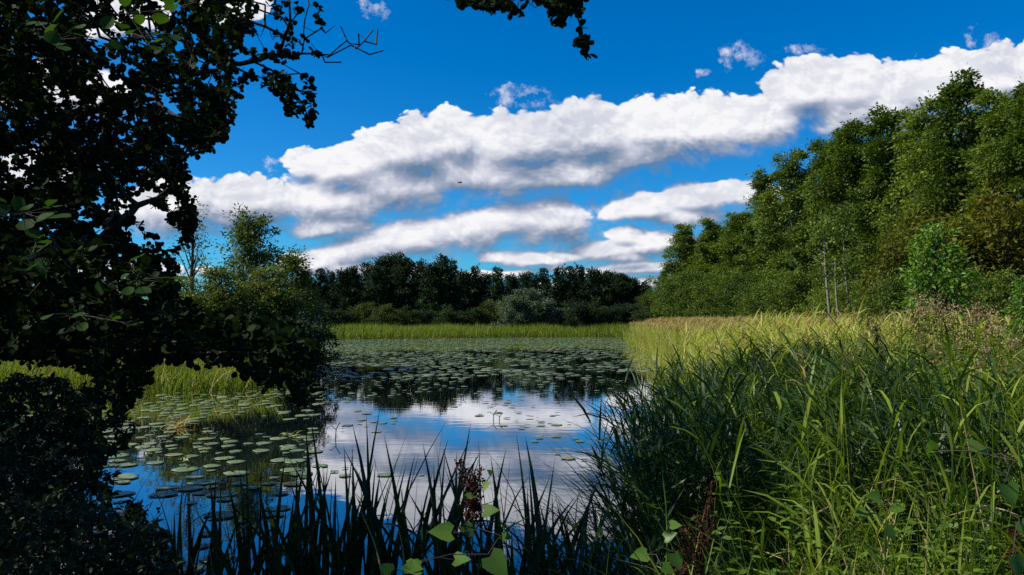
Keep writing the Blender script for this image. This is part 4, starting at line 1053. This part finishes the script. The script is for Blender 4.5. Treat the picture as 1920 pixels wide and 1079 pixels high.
def near_tree(name, label, cat, seeds_, attr, leafn, lsize, lmat, leaf_ok=None, tip_depth=4, rtip=.0022, rmax=.2, tpl=LEAF_ROUND, step=.10, kill=.13, infl=1.6, expo=.46, extra=None, jit=.25):
    nodes, par, w, dep, nseed = grow(seeds_, attr, step, kill, infl, jit=jit)
    r = np.minimum(rtip * w ** expo, rmax); r[:nseed] = np.maximum(r[:nseed], rtip * 2.2); e = np.where(par >= 0)[0]
    o = seeds_[0][0]; org = np.array([o[0], o[1], 0.]); org[2] = float(gz(np.array([o[0]]), np.array([o[1]]))[0])
    t = thing(name, label, cat, tuple(org))
    rr = r[par[e]]; r0 = np.minimum(rr, r[e] * 1.6)
    V = tubes(nodes[par[e]] - org, nodes[e] - org + nrm(nodes[e] - nodes[par[e]]) * r[e][:, None] * .3, r0, r[e], 5)
    obj('trunk' if cat == 'tree' else 'stems', Acc().add(V).mesh(name + '_wood', BARK if cat == 'tree' else TWIG, True), t)
    c = np.where((dep <= tip_depth) & (par >= 0))[0]
    if leaf_ok is not None: c = c[leaf_ok(nodes[c])]
    idx = np.repeat(c, leafn); m = len(idx)
    axis = nrm(nodes[idx] - nodes[par[idx]]); f = rng.random(m)[:, None]
    p = nodes[par[idx]] * (1 - f) + nodes[idx] * f + rng.normal(0, .006, (m, 3))
    d = nrm(axis * .5 + rdir(m) * .9 + np.array([0, 0, -.25]))
    nn = nrm(rng.normal(0, .55, (m, 3)) + np.array([0, 0, .8]))
    LV = leaves(p - org, d, nn, rng.uniform(.6, 1.2, m) * lsize, tpl, rng.uniform(.85, 1.15, m))
    obj('crown' if cat == 'tree' else 'foliage', mesh(name + '_leaves', LV[0], [LV[1]], lmat), t)
    if extra: extra(t, org, nodes)
    return t


def fill(poly, n, y0, y1, holes=(), keep=None):
    poly = np.array(poly, float); lo, hi = poly.min(0), poly.max(0); out = []; c = 0
    while c < n:
        x = rng.uniform(lo[0], hi[0], n * 3); y = rng.uniform(lo[1], hi[1], n * 3); k = in_poly(x, y, poly)
        for (cx, cy, rx, ry) in holes: k &= ((x - cx) / rx) ** 2 + ((y - cy) / ry) ** 2 > 1
        x = x[k]; y = y[k]; Y = rng.uniform(y0, y1, len(x))
        p = np.array([P(a, b, q) for a, b, q in zip(x, y, Y)])
        clump = np.sin(p[:, 0] * 4.1 + 1.3 * np.sin(p[:, 1] * 3)) + np.sin(p[:, 2] * 4.7 + p[:, 1] * 2) + np.sin(p[:, 1] * 3.7 + p[:, 0] * 2.1)
        p = p[clump > -.9 + rng.normal(0, .5, len(p))]
        out.append(p); c += len(p)
    return np.concatenate(out)[:n]


holes = [(215, 58, 38, 22), (205, 128, 38, 34), (135, 185, 22, 18), (335, 215, 22, 16), (300, 378, 58, 24), (38, 312, 34, 18), (225, 372, 30, 18), (280, 425, 40, 26), (318, 452, 22, 22),
         (255, 110, 20, 16), (90, 110, 16, 12), (130, 330, 16, 12), (420, 60, 14, 12), (250, 270, 18, 12), (60, 40, 14, 12), (180, 420, 14, 10), (395, 130, 16, 12)]
main_poly = [(-420, -200), (400, -200), (500, -60), (470, 10), (480, 60), (430, 110), (452, 185), (440, 240), (392, 288), (352, 300), (356, 345), (378, 385), (366, 440), (330, 475), (345, 560),
             (300, 600), (-420, 600)]
low_poly = [(-420, 430), (120, 440), (300, 480), (350, 560), (430, 590), (560, 598), (600, 660), (588, 742), (540, 746), (480, 706), (400, 690), (330, 668), (272, 684), (258, 762), (205, 735), (140, 690), (0, 672), (-420, 690)]
attr = np.concatenate([fill(main_poly, 9500, 3.4, 6.6, holes), fill(low_poly, 7000, 3.0, 6.2),
                       fill([(500, 130), (560, 150), (598, 220), (590, 240), (545, 232), (520, 190), (470, 140)], 260, 4.9, 5.4),
                       fill([(480, 0), (590, -10), (600, 60), (560, 100), (480, 95)], 170, 4.9, 5.5),
                       np.array([P(x, y, 5.2 + .1 * math.sin(x)) for x, y in [(600, 100), (630, 102), (655, 95), (680, 97), (700, 96), (716, 94), (648, 70), (640, 45), (652, 60), (690, 75), (702, 58), (712, 66), (668, 84), (625, 75), (560, 105),
                                                                         (585, 60), (575, 30), (610, 85), (540, 20), (520, 45)]])])
br = [[(-4.7, 4.9, .1), (-4.6, 5.0, 1.6), (-4.4, 5.05, 3.0), (-4.45, 5.1, 4.6), (-4.2, 5.2, 6.2)],
      [(-4.45, 5.05, 2.6), tuple(P(60, 250, 5.0)), tuple(P(260, 170, 5.1)), tuple(P(430, 120, 5.2)), tuple(P(560, 104, 5.2)), tuple(P(620, 102, 5.2))],
      [(-4.5, 5.0, 1.4), tuple(P(20, 520, 4.8)), tuple(P(220, 570, 4.9)), tuple(P(420, 620, 5.0)), tuple(P(560, 660, 5.1))],
      [tuple(P(260, 170, 5.1)), tuple(P(360, 240, 4.9)), tuple(P(410, 250, 4.8))],
      [(-4.45, 5.05, 3.6), tuple(P(120, -40, 5.3)), tuple(P(330, -60, 5.4))],
      [tuple(P(20, 520, 4.8)), tuple(P(180, 440, 4.4)), tuple(P(320, 350, 4.5))],
      [tuple(P(430, 120, 5.2)), tuple(P(500, 145, 5.2)), tuple(P(545, 190, 5.2))],
      [(-4.5, 5.0, 1.2), tuple(P(40, 620, 4.5)), tuple(P(200, 650, 4.4))]]
for tw_ in [[(615, 103), (655, 92), (690, 98), (717, 95)], [(628, 100), (650, 76), (640, 44)], [(668, 94), (690, 76), (702, 56)], [(696, 80), (712, 66)], [(650, 76), (668, 80), (676, 68)],
            [(560, 104), (575, 70), (600, 50), (612, 62)], [(575, 70), (570, 40), (582, 12), (575, -10)], [(520, 108), (530, 70), (545, 40), (548, 5)], [(530, 70), (500, 40), (505, 5)], [(545, 40), (562, 28), (566, 10)],
            [(470, 112), (520, 135), (548, 165), (560, 200), (588, 232)], [(548, 165), (575, 175), (590, 200)], [(520, 135), (560, 142), (585, 150)], [(600, 102), (615, 118), (640, 122)]]:
    br.append([tuple(P(x_, y_, 5.2 + .05 * math.sin(x_ * .1))) for x_, y_ in tw_])


def alder_leaf_ok(p):
    px, py = proj(p); k = np.ones(len(p), bool)
    k &= ~((px > 598) & (py < 260)); k &= ~((px > 475) & (py < 118) & (rng.random(len(p)) < .6))
    return k


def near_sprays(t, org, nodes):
    """closer leaves, in a paler colour that stands for light on them"""
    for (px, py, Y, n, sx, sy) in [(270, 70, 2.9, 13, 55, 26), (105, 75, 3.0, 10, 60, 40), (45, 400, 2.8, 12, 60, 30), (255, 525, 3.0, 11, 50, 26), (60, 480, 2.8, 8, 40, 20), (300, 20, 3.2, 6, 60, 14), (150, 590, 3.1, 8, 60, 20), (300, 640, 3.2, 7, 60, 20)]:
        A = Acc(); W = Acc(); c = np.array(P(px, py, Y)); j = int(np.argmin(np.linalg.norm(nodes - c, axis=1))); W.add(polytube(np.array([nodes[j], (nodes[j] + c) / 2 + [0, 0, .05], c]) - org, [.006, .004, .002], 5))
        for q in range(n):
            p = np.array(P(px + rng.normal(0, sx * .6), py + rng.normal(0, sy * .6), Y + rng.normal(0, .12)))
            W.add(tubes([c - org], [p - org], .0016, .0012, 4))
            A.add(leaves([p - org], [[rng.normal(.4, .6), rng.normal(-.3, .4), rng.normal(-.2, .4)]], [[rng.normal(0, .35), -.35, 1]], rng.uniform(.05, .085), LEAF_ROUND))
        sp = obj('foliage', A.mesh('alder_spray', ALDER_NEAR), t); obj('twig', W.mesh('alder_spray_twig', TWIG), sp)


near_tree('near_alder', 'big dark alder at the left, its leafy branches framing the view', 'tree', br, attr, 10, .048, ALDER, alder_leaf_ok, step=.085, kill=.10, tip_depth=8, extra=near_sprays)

# second alder standing behind the viewer; only its lowest limb hangs into view
attr = np.concatenate([fill([(840, -60), (900, -90), (1090, -60), (1095, 10), (1075, 28), (1040, 36), (990, 22), (950, 26), (925, 12), (880, 14), (850, 4)], 700, 3.75, 4.2),
                       fill([(1072, 56), (1100, 46), (1122, 72), (1112, 104), (1090, 108), (1072, 86)], 110, 3.95, 4.1),
                       np.stack([rng.uniform(-1.5, 2.5, 500), rng.uniform(-2.5, 2.6, 500), rng.uniform(4.4, 6.2, 500)], -1)])
attr = attr[~((attr[:, 1] > .3) & (proj(attr)[1] > -40) & (attr[:, 2] > 4.38))]
h0, h1 = P(1000, -20, 4.0), P(1078, 20, 4.0)
near_tree('overhanging_alder', 'alder limb with rounded leaves hanging in from the top of the view', 'tree',
          [[(1.6, -1.6, .1), (1.5, -1.5, 2.4), (1.2, -1.2, 4.4), (.9, -.9, 5.8)], [(1.3, -1.3, 3.9), (.9, .8, 4.6), (.5, 2.6, 4.35), tuple(h0), tuple(h1), tuple(P(1085, 50, 4.02)), tuple(P(1094, 88, 4.03))]],
          attr, 7, .052, ALDER, lambda p: (proj(p)[1] < 42) | (proj(p)[1] > 54) | (p[:, 1] < 2), tip_depth=4, infl=2.2, step=.06, kill=.075)

# small leaved dark shrubs at the bottom left
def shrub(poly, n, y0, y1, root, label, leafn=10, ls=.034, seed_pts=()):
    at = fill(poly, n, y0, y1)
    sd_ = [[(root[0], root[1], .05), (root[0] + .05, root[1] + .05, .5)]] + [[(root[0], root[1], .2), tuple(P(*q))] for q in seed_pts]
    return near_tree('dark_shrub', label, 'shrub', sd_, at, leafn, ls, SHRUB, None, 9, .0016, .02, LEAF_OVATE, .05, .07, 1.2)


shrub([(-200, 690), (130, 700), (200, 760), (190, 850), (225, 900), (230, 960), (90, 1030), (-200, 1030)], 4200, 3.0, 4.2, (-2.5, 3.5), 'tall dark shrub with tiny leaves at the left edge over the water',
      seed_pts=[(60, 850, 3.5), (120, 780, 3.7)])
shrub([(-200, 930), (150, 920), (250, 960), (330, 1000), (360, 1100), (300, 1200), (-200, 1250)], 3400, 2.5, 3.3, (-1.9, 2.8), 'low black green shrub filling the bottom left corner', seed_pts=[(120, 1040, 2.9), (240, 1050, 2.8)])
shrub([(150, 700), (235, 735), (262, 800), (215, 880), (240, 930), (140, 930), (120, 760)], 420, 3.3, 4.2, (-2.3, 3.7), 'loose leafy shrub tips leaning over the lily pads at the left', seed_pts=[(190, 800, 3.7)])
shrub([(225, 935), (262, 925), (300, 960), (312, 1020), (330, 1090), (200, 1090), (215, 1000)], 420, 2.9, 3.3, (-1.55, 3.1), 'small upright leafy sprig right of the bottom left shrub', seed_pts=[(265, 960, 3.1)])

# neighbouring trees outside the left edge that shade this bank
K_sh = Kind('shading_alder', 'tree', 8.5, 2.6, .12, 56, 8, 16000, .15, ALDER, BARK, egg_prof, seed=71, clump=.5, up=.5)
for (x, y, h, lab) in [(-8.6, 6.2, 8.0, 'alder beside the near one, outside the left edge of the view'), (-6.4, 1.2, 7.5, 'alder on the near bank left of the viewer')]:
    K_sh.place(x, y, h, x, lab, 'alders of the near bank')

# ------------------------------------------------------------------ a small bird under the big cloud
def bird():
    c = P(863, 343, 60); A = Acc()
    s = np.linspace(0, 1, 9); A.add(polytube(np.stack([s * .34 - .17, 0 * s, .02 * np.sin(s * 3)], -1), .045 * np.sin(np.pi * np.clip(s * .92 + .05, 0, 1)) ** .8 + .004, 8))
    t = thing('bird', 'tiny dark bird flying before the big white cloud', 'bird', tuple(c), .4)
    obj('body', A.mesh('bird_body', BIRD, True), t)
    for sg in (1, -1):
        V = np.array([(-.02, 0, .02), (.09, 0, .02), (.07, .16 * sg, .07), (-.03, .16 * sg, .07), (-.06, .36 * sg, .01), (0, .37 * sg, .012)])
        V = np.concatenate([V, V + [0, 0, -.008]]); F = [(0, 1, 2, 3), (3, 2, 5, 4), (6, 9, 8, 7), (9, 10, 11, 8), (0, 3, 9, 6), (3, 4, 10, 9), (4, 5, 11, 10), (5, 2, 8, 11), (2, 1, 7, 8)]
        obj('wing', mesh('bird_wing', V, [np.array(F)], BIRD), t)
    V = np.array([(-.15, .01, 0), (-.15, -.01, 0), (-.27, -.05, .005), (-.27, .05, .005)]); V = np.concatenate([V, V + [0, 0, -.008]])
    obj('tail', mesh('bird_tail', V, [np.array([(0, 1, 2, 3), (7, 6, 5, 4), (0, 4, 5, 1), (1, 5, 6, 2), (2, 6, 7, 3), (3, 7, 4, 0)])], BIRD), t)


bird()
